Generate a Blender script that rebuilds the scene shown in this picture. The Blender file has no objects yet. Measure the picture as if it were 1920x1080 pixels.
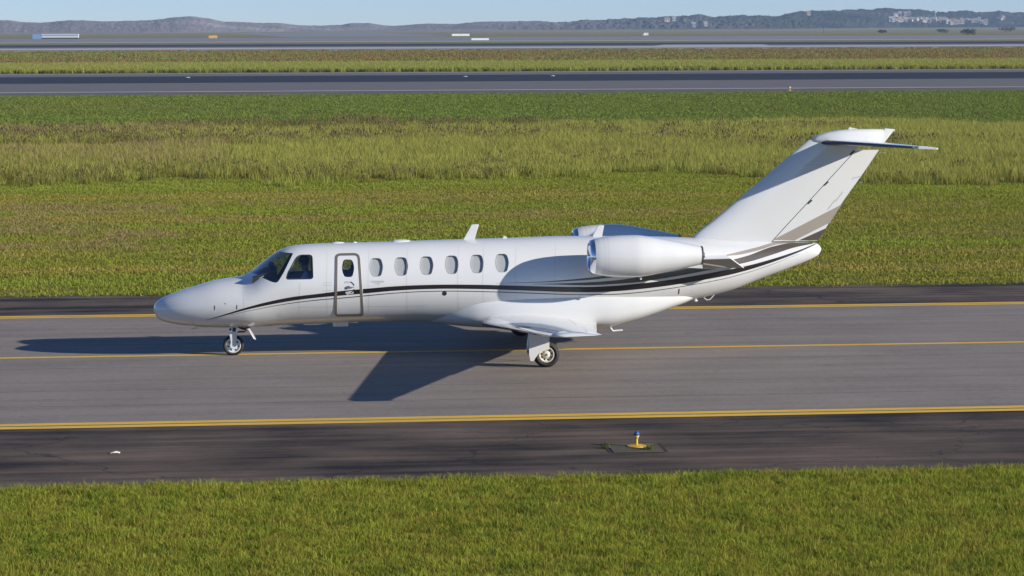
import bpy, bmesh, math, random
import numpy as np
from mathutils import Vector, Matrix

# ------------------------------------------------------------------ camera, sky, sun, exposure
sc = bpy.context.scene
C = sc.collection
FOC, HORIZ, PSI, ROLL, DC = 4650.0, 46.0, math.radians(5.45), 0.00337, 50.54
PITCH = math.atan((540 - HORIZ) / FOC)
_F0 = np.array([math.sin(PSI), math.cos(PSI), 0]); _R0 = np.array([math.cos(PSI), -math.sin(PSI), 0]); _Z = np.array([0, 0, 1.0])
CF = _F0 * math.cos(PITCH) - _Z * math.sin(PITCH)
_U0 = _F0 * math.sin(PITCH) + _Z * math.cos(PITCH)
CR = math.cos(ROLL) * _R0 - math.sin(ROLL) * _U0
CU = math.sin(ROLL) * _R0 + math.cos(ROLL) * _U0
_b = math.atan(117 / FOC)
CAMH = DC * (math.cos(PITCH) - math.tan(_b) * math.sin(PITCH)) * math.tan(PITCH + _b)
def ray(px, py): return CF + CR * (px - 960) / FOC - CU * (py - 540) / FOC
_d0 = ray(438, 666.5)
CAM = -_d0 * (CAMH / -_d0[2])            # world origin = where the nose wheel meets the ground; x runs aft along the taxiway
def ony(px, py, y=0.0):                  # point of the photograph taken to the upright plane at distance y
    d = ray(px, py); return CAM + d * ((y - CAM[1]) / d[1])
def onz(px, py, z=0.0):                  # ... to the level plane at height z
    d = ray(px, py); return CAM + d * ((z - CAM[2]) / d[2])
def GY(py): return float(onz(960, py)[1])

cam_d = bpy.data.cameras.new('camera'); cam = bpy.data.objects.new('camera', cam_d); C.objects.link(cam)
M = Matrix([[CR[0], CU[0], -CF[0], CAM[0]], [CR[1], CU[1], -CF[1], CAM[1]], [CR[2], CU[2], -CF[2], CAM[2]], [0, 0, 0, 1]])
cam.matrix_world = M
cam_d.sensor_width = 36.0; cam_d.lens = 36.0 * FOC / 1920; cam_d.clip_start = 0.5; cam_d.clip_end = 40000
sc.camera = cam

SUN_EL, SUN_AZ = math.radians(19), math.radians(26)      # azimuth measured from +x (the tail) towards the camera
to_sun = Vector((math.cos(SUN_EL) * math.cos(SUN_AZ), -math.cos(SUN_EL) * math.sin(SUN_AZ), math.sin(SUN_EL)))
w = bpy.data.worlds.new('World'); sc.world = w; w.use_nodes = True
nt = w.node_tree
sky = nt.nodes.new('ShaderNodeTexSky'); sky.sky_type = 'NISHITA'; sky.sun_disc = False
sky.sun_elevation = SUN_EL; sky.sun_rotation = math.atan2(to_sun.x, to_sun.y)
sky.altitude = 0; sky.air_density = 0.7; sky.dust_density = 0.0; sky.ozone_density = 4.0
bg = nt.nodes['Background']; bg.inputs['Strength'].default_value = 0.082
tintn = nt.nodes.new('ShaderNodeMix'); tintn.data_type = 'RGBA'; tintn.blend_type = 'MULTIPLY'; tintn.inputs[0].default_value = 1; tintn.inputs[7].default_value = (.92, .97, 1.10, 1)
nt.links.new(sky.outputs[0], tintn.inputs[6]); nt.links.new(tintn.outputs[2], bg.inputs['Color'])
sun_d = bpy.data.lights.new('sun', 'SUN'); sun_d.energy = 4.6; sun_d.angle = math.radians(0.5); sun_d.color = (1.0, 0.94, 0.84)
sun = bpy.data.objects.new('sun', sun_d); C.objects.link(sun)
sun.rotation_euler = to_sun.to_track_quat('Z', 'Y').to_euler(); sun.location = (0, 0, 60)
sc.view_settings.view_transform = 'Standard'; sc.view_settings.look = 'None'; sc.view_settings.gamma = 1.0
sc.view_settings.exposure = 0.58
sc.cycles.max_bounces = 8; sc.cycles.transparent_max_bounces = 16; sc.cycles.volume_bounces = 0
sc.cycles.caustics_reflective = False; sc.cycles.caustics_refractive = False

rng = np.random.default_rng(7); random.seed(7)

# ------------------------------------------------------------------ helpers
def tag(o, label=None, cat=None, group=None, kind=None):
    if label: o['label'] = label
    if cat: o['category'] = cat
    if group: o['group'] = group
    if kind: o['kind'] = kind
    return o
def empty(name, loc=(0, 0, 0), rz=0):
    o = bpy.data.objects.new(name, None); C.objects.link(o); o.location = loc; o.rotation_euler = (0, 0, rz); o.empty_display_size = .2; return o
def link(name, me, mats, parent=None, smooth=None, loc=None):
    if not isinstance(mats, (list, tuple)): mats = [mats]
    if len(me.materials) == 0:
        for m in mats: me.materials.append(m)
    if smooth is not None:
        me.polygons.foreach_set('use_smooth', [True] * len(me.polygons))
        me.set_sharp_from_angle(angle=math.radians(smooth))
    o = bpy.data.objects.new(name, me); C.objects.link(o)
    if parent: o.parent = parent
    if loc is not None: o.location = loc
    return o
class MB:
    """collects vertices and faces of ONE mesh"""
    def __init__(s): s.v = []; s.f = []; s.m = []
    def add(s, vs, fs, mi=0):
        k = len(s.v); s.v += [tuple(map(float, p)) for p in vs]
        for f in fs: s.f.append(tuple(i + k for i in f)); s.m.append(mi)
        return s
    def grid(s, rows, closed=False, mi=0, flip=False, capa=False, capb=False):
        n = len(rows[0]); vs = [p for r in rows for p in r]; fs = []
        for i in range(len(rows) - 1):
            for j in range(n if closed else n - 1):
                a, b = i * n + j, i * n + (j + 1) % n; q = (a, b, b + n, a + n)
                fs.append(q[::-1] if flip else q)
        if capa: fs.append(tuple(range(n)) if flip else tuple(range(n))[::-1])
        if capb: k = (len(rows) - 1) * n; fs.append(tuple(range(k, k + n))[::-1] if flip else tuple(range(k, k + n)))
        return s.add(vs, fs, mi)
    def box(s, c, d, mi=0, rz=0):
        x, y, z = [q / 2 for q in d]; cr, sr = math.cos(rz), math.sin(rz); vs = []
        for sx in (-x, x):
            for sy in (-y, y):
                for sz in (-z, z): vs.append((c[0] + sx * cr - sy * sr, c[1] + sx * sr + sy * cr, c[2] + sz))
        return s.add(vs, [(0, 1, 3, 2), (4, 6, 7, 5), (0, 4, 5, 1), (2, 3, 7, 6), (0, 2, 6, 4), (1, 5, 7, 3)], mi)
    def tube(s, pts, r, n=10, mi=0, caps=True):
        pts = [Vector(p) for p in pts]; rows = []
        rr = r if isinstance(r, (list, tuple)) else [r] * len(pts)
        for i, p in enumerate(pts):
            t = (pts[min(i + 1, len(pts) - 1)] - pts[max(i - 1, 0)]).normalized()
            a = t.cross(Vector((0, 0, 1)) if abs(t.z) < .9 else Vector((1, 0, 0))).normalized(); b = t.cross(a)
            rows.append([p + (a * math.cos(k * 2 * math.pi / n) + b * math.sin(k * 2 * math.pi / n)) * rr[i] for k in range(n)])
        return s.grid(rows, True, mi, True, caps, caps)
    def lathe(s, prof, o, axis='z', n=32, mi=0, capa=False, capb=False):
        """prof: (radius, along) pairs"""
        rows = []
        for r, h in prof:
            row = []
            for k in range(n):
                c_, s_ = math.cos(2 * math.pi * k / n), math.sin(2 * math.pi * k / n)
                d = {'z': (r * c_, r * s_, h), 'x': (h, r * c_, r * s_), 'y': (r * s_, h, r * c_)}[axis]
                row.append((o[0] + d[0], o[1] + d[1], o[2] + d[2]))
            rows.append(row)
        return s.grid(rows, True, mi, False, capa, capb)
    def prism(s, poly, y0, y1, mi=0):
        """poly in (x,z), pushed from y0 to y1"""
        n = len(poly); A = [(p[0], y0, p[1]) for p in poly]; B = [(p[0], y1, p[1]) for p in poly]
        fs = [tuple(range(n)), tuple(range(n, 2 * n))[::-1]] + [((i + 1) % n, i, n + i, n + (i + 1) % n) for i in range(n)]
        return s.add(A + B, fs, mi)
    def mesh(s, name='mesh', fix=True):
        me = bpy.data.meshes.new(name); me.from_pydata(s.v, [], s.f); me.polygons.foreach_set('material_index', s.m)
        if fix:
            b = bmesh.new(); b.from_mesh(me); bmesh.ops.remove_doubles(b, verts=b.verts, dist=1e-6)
            bmesh.ops.recalc_face_normals(b, faces=b.faces); b.to_mesh(me); b.free()
        me.update(); return me
    def build(s, name, mats, parent=None, smooth=None, loc=None, fix=True):
        return link(name, s.mesh(name, fix), mats, parent, smooth, loc)
def bevel_mesh(me, wd, seg=2):
    b = bmesh.new(); b.from_mesh(me)
    bmesh.ops.bevel(b, geom=list(b.edges), offset=wd, segments=seg, affect='EDGES', clamp_overlap=True)
    b.to_mesh(me); b.free(); return me
def boolean(me_a, me_b, op):
    a = bpy.data.objects.new('tmp_a', me_a); b = bpy.data.objects.new('tmp_b', me_b)
    C.objects.link(a); C.objects.link(b)
    m = a.modifiers.new('b', 'BOOLEAN'); m.object = b; m.operation = op; m.solver = 'EXACT'
    dg = bpy.context.evaluated_depsgraph_get(); dg.update()
    out = bpy.data.meshes.new_from_object(a.evaluated_get(dg))
    bpy.data.objects.remove(a); bpy.data.objects.remove(b)
    return out
def pchip(xs, ys, x):
    xs, ys, x = np.asarray(xs, float), np.asarray(ys, float), np.asarray(x, float)
    h = np.diff(xs); d = np.diff(ys) / h; m = np.zeros_like(ys); m[0], m[-1] = d[0], d[-1]
    for i in range(1, len(xs) - 1):
        if d[i - 1] * d[i] > 0:
            w1, w2 = 2 * h[i] + h[i - 1], h[i] + 2 * h[i - 1]; m[i] = (w1 + w2) / (w1 / d[i - 1] + w2 / d[i])
    i = np.clip(np.searchsorted(xs, x) - 1, 0, len(xs) - 2); t = np.clip((x - xs[i]) / h[i], 0, 1)
    return ((1 + 2 * t) * (1 - t) ** 2 * ys[i] + t * (1 - t) ** 2 * h[i] * m[i] + t * t * (3 - 2 * t) * ys[i + 1] + t * t * (t - 1) * h[i] * m[i + 1])
def rounded(poly, r, k=5):
    out = []; n = len(poly)
    if not isinstance(r, (list, tuple)): r = [r] * n
    for i in range(n):
        p = np.array(poly[i], float); a = np.array(poly[i - 1], float) - p; b = np.array(poly[(i + 1) % n], float) - p
        ra = min(r[i], .48 * np.linalg.norm(a), .48 * np.linalg.norm(b))
        A = p + a / np.linalg.norm(a) * ra; B = p + b / np.linalg.norm(b) * ra
        for t in np.linspace(0, 1, k): out.append((1 - t) ** 2 * A + 2 * t * (1 - t) * p + t * t * B)
    return out

# ------------------------------------------------------------------ materials
def mat(name): 
    m = bpy.data.materials.new(name); m.use_nodes = True; return m, m.node_tree.nodes, m.node_tree.links, m.node_tree.nodes['Principled BSDF']
def simple(name, col, rough=.5, metal=0, coat=0, spec=.5, var=0, scale=8, bump=0):
    m, N, L, B = mat(name)
    B.inputs['Base Color'].default_value = (*col, 1); B.inputs['Roughness'].default_value = rough; B.inputs['Metallic'].default_value = metal
    B.inputs['Coat Weight'].default_value = coat; B.inputs['Coat Roughness'].default_value = .06; B.inputs['Specular IOR Level'].default_value = spec
    if var or bump:
        g = N.new('ShaderNodeNewGeometry'); n = N.new('ShaderNodeTexNoise'); n.inputs['Scale'].default_value = scale; n.inputs['Detail'].default_value = 6
        L.new(g.outputs['Position'], n.inputs['Vector'])
        if var:
            mx = N.new('ShaderNodeMix'); mx.data_type = 'RGBA'; L.new(n.outputs['Fac'], mx.inputs[0])
            mx.inputs[6].default_value = (*[c * (1 - var) for c in col], 1); mx.inputs[7].default_value = (*[min(1, c * (1 + var)) for c in col], 1)
            L.new(mx.outputs[2], B.inputs['Base Color'])
        if bump:
            bp = N.new('ShaderNodeBump'); bp.inputs['Strength'].default_value = bump; bp.inputs['Distance'].default_value = .01
            L.new(n.outputs['Fac'], bp.inputs['Height']); L.new(bp.outputs[0], B.inputs['Normal'])
    return m
def ramp(N, stops):
    r = N.new('ShaderNodeValToRGB'); e = r.color_ramp.elements
    while len(e) < len(stops): e.new(.5)
    for q, (p, c) in zip(e, stops): q.position = p; q.color = (*c, 1)
    return r
def mathn(N, L, op, a, b=None, c=None):
    n = N.new('ShaderNodeMath'); n.operation = op
    for i, v in enumerate((a, b, c)):
        if v is None: continue
        if isinstance(v, (int, float)): n.inputs[i].default_value = v
        else: L.new(v, n.inputs[i])
    return n.outputs[0]
def noise(N, L, vec, sc3, detail=4, rough=.55):
    mp = N.new('ShaderNodeMapping'); mp.inputs['Scale'].default_value = sc3; L.new(vec, mp.inputs['Vector'])
    n = N.new('ShaderNodeTexNoise'); n.inputs['Scale'].default_value = 1; n.inputs['Detail'].default_value = detail; n.inputs['Roughness'].default_value = rough
    L.new(mp.outputs[0], n.inputs['Vector']); return n.outputs['Fac']
def mixc(N, L, f, a, b, mode='MIX'):
    m = N.new('ShaderNodeMix'); m.data_type = 'RGBA'; m.blend_type = mode; m.clamp_factor = True
    for i, v in ((0, f), (6, a), (7, b)):
        if isinstance(v, (int, float)): m.inputs[i].default_value = v
        elif isinstance(v, tuple): m.inputs[i].default_value = (*v, 1)
        else: L.new(v, m.inputs[i])
    return m.outputs[2]
def pavement(name, base, streak=.25, speck=.35, rough=.85, joints=(), jw=.02, crack=0., big=.2, spots=0.):
    m, N, L, B = mat(name)
    pos = N.new('ShaderNodeNewGeometry').outputs['Position']
    st = noise(N, L, pos, (.12, 2.2, 1), 6, .6); blot = noise(N, L, pos, (.35, .5, 1), 5); sp = noise(N, L, pos, (55, 55, 55), 3, .7); fine = noise(N, L, pos, (6, 14, 6), 5, .65)
    v = mathn(N, L, 'MULTIPLY_ADD', mathn(N, L, 'SUBTRACT', st, .5), streak * 2.2, 1.0)
    v = mathn(N, L, 'ADD', v, mathn(N, L, 'MULTIPLY', mathn(N, L, 'SUBTRACT', blot, .5), big * 2))
    v = mathn(N, L, 'ADD', v, mathn(N, L, 'MULTIPLY', mathn(N, L, 'SUBTRACT', sp, .5), speck * 2))
    v = mathn(N, L, 'ADD', v, mathn(N, L, 'MULTIPLY', mathn(N, L, 'SUBTRACT', fine, .5), speck))
    sx = N.new('ShaderNodeSeparateXYZ'); L.new(pos, sx.inputs[0])
    if joints:
        wob = mathn(N, L, 'MULTIPLY', mathn(N, L, 'SUBTRACT', noise(N, L, pos, (.5, .5, 1), 6, .7), .5), .16)
        yw = mathn(N, L, 'ADD', sx.outputs[1], wob)
        for j in joints:
            d = mathn(N, L, 'ABSOLUTE', mathn(N, L, 'SUBTRACT', yw, j))
            k = mathn(N, L, 'LESS_THAN', d, mathn(N, L, 'MULTIPLY', noise(N, L, pos, (1.3, .4, 1), 3), jw * 2))
            v = mathn(N, L, 'MULTIPLY', v, mathn(N, L, 'SUBTRACT', 1.0, mathn(N, L, 'MULTIPLY', k, .45)))
    if crack:
        vo = N.new('ShaderNodeTexVoronoi'); vo.feature = 'DISTANCE_TO_EDGE'; mp = N.new('ShaderNodeMapping'); mp.inputs['Scale'].default_value = (.16, .3, 1)
        nz = N.new('ShaderNodeTexNoise'); nz.inputs['Scale'].default_value = .9; nz.inputs['Detail'].default_value = 6; L.new(pos, nz.inputs['Vector'])
        ad = N.new('ShaderNodeVectorMath'); ad.operation = 'MULTIPLY_ADD'; ad.inputs[1].default_value = (1.6, 1.6, 0); L.new(nz.outputs['Color'], ad.inputs[0]); L.new(pos, ad.inputs[2])
        L.new(ad.outputs[0], mp.inputs['Vector']); L.new(mp.outputs[0], vo.inputs['Vector']); vo.inputs['Scale'].default_value = 1
        k = mathn(N, L, 'LESS_THAN', vo.outputs['Distance'], .004)
        v = mathn(N, L, 'MULTIPLY', v, mathn(N, L, 'SUBTRACT', 1.0, mathn(N, L, 'MULTIPLY', k, crack)))
    if spots:
        s1 = noise(N, L, pos, (1.7, 2.6, 1), 3, .5); s2 = noise(N, L, pos, (.5, .25, 1), 3)
        mr = N.new('ShaderNodeMapRange'); mr.inputs[1].default_value = .66; mr.inputs[2].default_value = .74; L.new(s1, mr.inputs[0])
        v = mathn(N, L, 'MULTIPLY', v, mathn(N, L, 'SUBTRACT', 1.0, mathn(N, L, 'MULTIPLY', mathn(N, L, 'MULTIPLY', mr.outputs[0], s2), spots)))
        mr2 = N.new('ShaderNodeMapRange'); mr2.inputs[1].default_value = .70; mr2.inputs[2].default_value = .73; L.new(noise(N, L, pos, (7, 11, 1), 2, .5), mr2.inputs[0])
        v = mathn(N, L, 'MULTIPLY', v, mathn(N, L, 'SUBTRACT', 1.0, mathn(N, L, 'MULTIPLY', mr2.outputs[0], .5)))
    v = mathn(N, L, 'MAXIMUM', v, .12)
    hue = noise(N, L, pos, (.22, .6, 1), 4)
    c0 = mixc(N, L, hue, tuple(b * q for b, q in zip(base, (1.05, .99, .95))), tuple(b * q for b, q in zip(base, (.97, 1.0, 1.04))))
    vm = N.new('ShaderNodeVectorMath'); vm.operation = 'SCALE'; L.new(c0, vm.inputs[0]); L.new(v, vm.inputs['Scale'])
    L.new(vm.outputs[0], B.inputs['Base Color']); B.inputs['Roughness'].default_value = rough; B.inputs['Specular IOR Level'].default_value = .3
    bp = N.new('ShaderNodeBump'); bp.inputs['Strength'].default_value = .35; bp.inputs['Distance'].default_value = .006; L.new(sp, bp.inputs['Height']); L.new(bp.outputs[0], B.inputs['Normal'])
    return m
def paint_line(name, col, wear=.25):
    m, N, L, B = mat(name); pos = N.new('ShaderNodeNewGeometry').outputs['Position']
    a = noise(N, L, pos, (1.2, 9, 1), 6, .7); b = noise(N, L, pos, (.25, .6, 1), 4)
    f = ramp(N, [(.30, (1, 1, 1)), (.55, (0, 0, 0))]); L.new(a, f.inputs[0])
    c = mixc(N, L, b, tuple(q * .8 for q in col), tuple(min(1, q * 1.1) for q in col))
    g = mathn(N, L, 'MULTIPLY', f.outputs[0], wear)
    L.new(mixc(N, L, g, c, (.10, .09, .075)), B.inputs['Base Color']); B.inputs['Roughness'].default_value = .7
    return m
def glass(name, tint, rough=.02, ior=1.5, boost=0):
    m = bpy.data.materials.new(name); m.use_nodes = True; N, L = m.node_tree.nodes, m.node_tree.links; N.remove(N['Principled BSDF'])
    t = N.new('ShaderNodeBsdfTransparent'); t.inputs[0].default_value = (*tint, 1); g = N.new('ShaderNodeBsdfGlossy'); g.inputs['Roughness'].default_value = rough
    lw = N.new('ShaderNodeLayerWeight'); lw.inputs[0].default_value = .5; mx = N.new('ShaderNodeMixShader')
    f = mathn(N, L, 'MULTIPLY_ADD', mathn(N, L, 'POWER', lw.outputs['Facing'], 4.0), .85, .03 + boost)
    boost = 0
    if boost: f = mathn(N, L, 'ADD', f, boost)
    L.new(f, mx.inputs[0]); L.new(t.outputs[0], mx.inputs[1]); L.new(g.outputs[0], mx.inputs[2]); L.new(mx.outputs[0], N['Material Output'].inputs[0]); return m
def grassmat(name, stops, pscale=(.05, .16, 1), rnd=.45, trans=.35, tip=None, hmax=.2):
    """blades: patches of colour over the ground, a little different tuft by tuft, paler towards the tip"""
    m = bpy.data.materials.new(name); m.use_nodes = True; N, L = m.node_tree.nodes, m.node_tree.links; N.remove(N['Principled BSDF'])
    pos = N.new('ShaderNodeNewGeometry').outputs['Position']; n0 = noise(N, L, pos, pscale, 5, .6); n2 = noise(N, L, pos, tuple(q * 5.3 for q in pscale), 4, .6)
    n1 = mathn(N, L, 'ADD', mathn(N, L, 'MULTIPLY', n0, .84), mathn(N, L, 'MULTIPLY', n2, .16))
    oi = N.new('ShaderNodeObjectInfo').outputs['Random']
    f = mathn(N, L, 'ADD', n1, mathn(N, L, 'MULTIPLY', mathn(N, L, 'SUBTRACT', oi, .5), rnd))
    r = ramp(N, stops); L.new(f, r.inputs[0]); col = r.outputs[0]
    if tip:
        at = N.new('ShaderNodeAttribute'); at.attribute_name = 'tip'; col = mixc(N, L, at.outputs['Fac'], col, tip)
    d = N.new('ShaderNodeBsdfDiffuse'); t = N.new('ShaderNodeBsdfTranslucent'); L.new(col, d.inputs[0]); L.new(col, t.inputs[0])
    mx = N.new('ShaderNodeMixShader'); mx.inputs[0].default_value = trans; L.new(d.outputs[0], mx.inputs[1]); L.new(t.outputs[0], mx.inputs[2])
    L.new(mx.outputs[0], N['Material Output'].inputs[0]); return m

white = simple('white_aircraft_paint', (.66, .665, .66), .27, 0, .8, var=.035, scale=1.1)
interior = simple('dark_cabin_lining', (.05, .05, .055), .7)
black = simple('black_stripe_paint', (.012, .009, .011), .3, 0, .5)
taupe = simple('taupe_stripe_paint', (.098, .083, .070), .35, .2, .4)
bronze = simple('bronze_door_surround', (.20, .172, .148), .35, .3, .3)
tan = simple('champagne_stripe_paint', (.37, .325, .275), .35, .2, .4)
chrome = simple('polished_metal', (.86, .87, .9), .07, 1)
metal = simple('grey_metal', (.42, .43, .45), .35, .9)
darkmetal = simple('dark_metal', (.06, .06, .065), .45, .6)
steel = simple('burnt_steel', (.22, .20, .18), .4, .9)
boot = simple('black_rubber_boot', (.012, .013, .018), .32)
rubber = simple('tyre_rubber', (.016, .015, .015), .75, var=.3, scale=30)
rimcream = simple('cream_wheel_paint', (.62, .58, .48), .45, var=.1, scale=30)
seam = simple('panel_seam', (.30, .30, .31), .6)
softseam = simple('soft_panel_seam', (.42, .42, .43), .5)
greytxt = simple('grey_lettering', (.36, .35, .34), .5)
shade_m = simple('cabin_window_shade', (.55, .55, .53), .6, var=.04, scale=12)
wglass = glass('clear_window_glass', (.93, .94, .95), .01, 1.45)
cglass = glass('tinted_cockpit_glass', (.74, .78, .82), .01, 1.5, .07)
skin = simple('skin', (.42, .24, .16), .5); shirt = simple('pale_blue_shirt', (.50, .56, .66), .8); dark_cloth = simple('dark_cloth', (.02, .02, .026), .8)
lens_r = simple('red_lens', (.45, .03, .03), .15); lens_c = simple('clear_lens', (.5, .52, .55), .1)
gear_grey = simple('gear_door_grey', (.60, .61, .62), .4)

# ------------------------------------------------------------------ ground, taxiway, runways
def sheet(name, x0, x1, y0, y1, z, m, nx=1, ny=1):
    xs, ys = np.linspace(x0, x1, nx + 1), np.linspace(y0, y1, ny + 1)
    o = MB().grid([[(x, y, z) for x in xs] for y in ys]).build(name, m); 
    if o.data.polygons[0].normal.z < 0: o.data.flip_normals()
    return tag(o, kind='structure')
def ground_mat():
    m, N, L, B = mat('grassland'); pos = N.new('ShaderNodeNewGeometry').outputs['Position']
    sx = N.new('ShaderNodeSeparateXYZ'); L.new(pos, sx.inputs[0]); y = sx.outputs[1]
    a = noise(N, L, pos, (.02, .07, 1), 6, .6); b = noise(N, L, pos, (.5, 1.4, 1), 5, .65); c = noise(N, L, pos, (.006, .016, 1), 4)
    near = ramp(N, [(.34, (.19, .14, .055)), (.46, (.16, .15, .036)), (.56, (.14, .175, .026)), (.70, (.20, .21, .045))])
    L.new(mathn(N, L, 'ADD', mathn(N, L, 'MULTIPLY', a, .7), mathn(N, L, 'MULTIPLY', b, .3)), near.inputs[0])
    far = ramp(N, [(.36, (.22, .145, .070)), (.47, (.20, .15, .060)), (.55, (.18, .17, .052)), (.64, (.16, .22, .05))])
    L.new(mathn(N, L, 'ADD', mathn(N, L, 'MULTIPLY', a, .5), mathn(N, L, 'MULTIPLY', c, .5)), far.inputs[0])
    vfar = ramp(N, [(.38, (.25, .21, .16)), (.48, (.23, .20, .14)), (.55, (.22, .19, .08)), (.64, (.14, .17, .05))])
    L.new(c, vfar.inputs[0])
    soil = mixc(N, L, b, (.045, .040, .014), (.085, .080, .022))
    def step(y0, y1):
        mr = N.new('ShaderNodeMapRange'); L.new(y, mr.inputs[0]); mr.inputs[1].default_value = y0; mr.inputs[2].default_value = y1; return mr.outputs[0]
    col = mixc(N, L, step(-14.4, -13.9), soil, near.outputs[0]); col = mixc(N, L, step(250, 300), col, far.outputs[0]); col = mixc(N, L, step(1300, 2300), col, vfar.outputs[0])
    sp = noise(N, L, pos, (3, 6, 1), 5, .7); v = mathn(N, L, 'MULTIPLY_ADD', mathn(N, L, 'SUBTRACT', sp, .5), 1.3, 1.0)
    vm = N.new('ShaderNodeVectorMath'); vm.operation = 'SCALE'; L.new(col, vm.inputs[0]); L.new(v, vm.inputs['Scale'])
    L.new(vm.outputs[0], B.inputs['Base Color']); B.inputs['Roughness'].default_value = .95; B.inputs['Specular IOR Level'].default_value = .1
    return m
sheet('ground', -14000, 14000, -300, 14000, 0.0, ground_mat())

taxi_m = pavement('taxiway_asphalt', (.216, .187, .160), .34, .6, .82, joints=(-6.45, -4.62, -1.6, 1.9, 4.75), jw=.022, big=.26, spots=.45)
should_m = pavement('shoulder_asphalt', (.074, .053, .038), 2.0, .7, .85, crack=.5, big=1.9, spots=.5)
rw_m = pavement('runway_asphalt', (.14, .13, .125), .2, .3, .8, big=.2)
rwdark_m = pavement('runway_rubbered_asphalt', (.018, .018, .022), .3, .3, .7, big=.2)
rwsh_m = pavement('runway_shoulder', (.12, .098, .085), .5, .4, .85, big=.7)
conc_m = pavement('pale_concrete', (.40, .385, .37), .15, .2, .85, big=.15)
apron_m = pavement('far_pavement', (.20, .195, .195), .2, .2, .85, big=.25)
yellow_m = paint_line('yellow_marking_paint', (.78, .47, .03), .3)
whitel_m = paint_line('white_marking_paint', (.50, .48, .45), .4)
TL = 260
sheet('taxiway_shoulder', -TL, TL, -14.13, 11.75, .004, should_m)
sheet('taxiway', -TL, TL, -8.86, 7.2, .008, taxi_m)
def lines(name, ys, x0, x1, z, m):
    b = MB()
    for a, c in ys: b.add([(x0, a, z), (x1, a, z), (x1, c, z), (x0, c, z)], [(0, 1, 2, 3)])
    return tag(b.build(name, m, fix=False), kind='structure')
lines('taxiway_edge_markings', [(-8.88, -8.65), (-8.56, -8.32), (6.88, 7.08), (7.16, 7.38)], -TL, TL, .012, yellow_m)
lines('taxiway_centre_marking', [(-.03, .175)], -TL, TL, .012, yellow_m)
RL = 2500
sheet('runway_shoulder', -RL, RL, GY(176), GY(133.6), .004, rwsh_m)
sheet('runway', -RL, RL, GY(168.9), GY(134.6), .008, rw_m)
sheet('runway_rubbered_strip', -RL, RL, GY(152.3), GY(140), .012, rwdark_m)
lines('runway_edge_markings', [(GY(168.9), GY(168.0)), (GY(135.3), GY(134.8))], -RL, RL, .012, whitel_m)
sheet('far_runway', -RL, RL, GY(93.6), GY(80.7), .004, rw_m)
sheet('far_runway_concrete', -RL, RL, GY(90.4), GY(87.4), .008, conc_m)
sheet('far_runway_rubbered_strip', -RL, RL, GY(85.3), GY(81.2), .008, rwdark_m)
lines('far_runway_edge_marking', [(GY(92.8), GY(91.9))], -RL, RL, .008, whitel_m)
q = sheet('far_runway_turnoff', 0, 1, 0, 1, .012, conc_m)
p_ = [onz(1225, 86.2), onz(1245, 83.8), onz(1430, 83.2), onz(1445, 85.6)]
for v_, p in zip(q.data.vertices, (p_[0], p_[3], p_[1], p_[2])): v_.co = (p[0], p[1], .012)
sheet('far_taxiway', -RL, RL, GY(76.2), GY(69.3), .004, apron_m)
lines('far_taxiway_edge', [(GY(77.4), GY(76.4))], -RL, RL, .008, conc_m)
a_ = onz(540, 70); b_ = onz(860, 68.5); c_ = onz(700, 60.5); d_ = onz(430, 62)
apr = MB().add([(a_[0], a_[1], .006), (b_[0], b_[1], .006), (c_[0], c_[1], .006), (d_[0], d_[1], .006)], [(0, 1, 2, 3)]).build('apron', apron_m, fix=False); tag(apr, kind='structure')

sheet('pavement_edge', -TL, TL, -14.26, -14.12, .006, pavement('crumbled_pavement_edge', (.17, .155, .14), .6, .6, .9, big=1.2))
# ------------------------------------------------------------------ grass: tufts scattered over each field
def tuft(name, n, R, h0, h1, wd, m, lean=.5, seed=0, heads=None):
    r = np.random.default_rng(seed); vs = []; fs = []; tp = []; mi = []
    for i in range(n):
        a = r.uniform(0, 6.283); d = R * math.sqrt(r.uniform()); x, y = d * math.cos(a), d * math.sin(a)
        h = r.uniform(h0, h1); la = r.uniform(0, 6.283); ll = h * r.uniform(.1, lean); o = r.uniform(0, 3.1416)
        ex, ey = math.cos(o) * wd / 2, math.sin(o) * wd / 2; k = len(vs); mx, my = x + math.cos(la) * ll * .35, y + math.sin(la) * ll * .35
        tx, ty = x + math.cos(la) * ll, y + math.sin(la) * ll
        vs += [(x - ex, y - ey, -.01), (x + ex, y + ey, -.01), (mx + ex * .8, my + ey * .8, h * .6), (mx - ex * .8, my - ey * .8, h * .6), (tx, ty, h * (1 - .12 * ll / h))]
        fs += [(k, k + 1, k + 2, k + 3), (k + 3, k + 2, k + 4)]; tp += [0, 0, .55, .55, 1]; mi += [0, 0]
        if heads and r.uniform() < heads:
            k = len(vs); z = h * .86; s = wd * 1.5; L_ = h * .28
            vs += [(tx - s, ty, z), (tx, ty - s, z + L_ * .35), (tx + s, ty, z + .02), (tx, ty + s, z + L_ * .35), (tx + .3 * s, ty, z + L_)]
            fs += [(k, k + 1, k + 4), (k + 1, k + 2, k + 4), (k + 2, k + 3, k + 4), (k + 3, k, k + 4)]; tp += [1] * 5; mi += [1] * 4
    me = bpy.data.meshes.new(name); me.from_pydata(vs, [], fs)
    at = me.attributes.new('tip', 'FLOAT', 'POINT'); at.data.foreach_set('value', tp)
    for q in (m if isinstance(m, list) else [m]): me.materials.append(q)
    me.polygons.foreach_set('material_index', mi)
    return bpy.data.objects.new(name, me)
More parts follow.
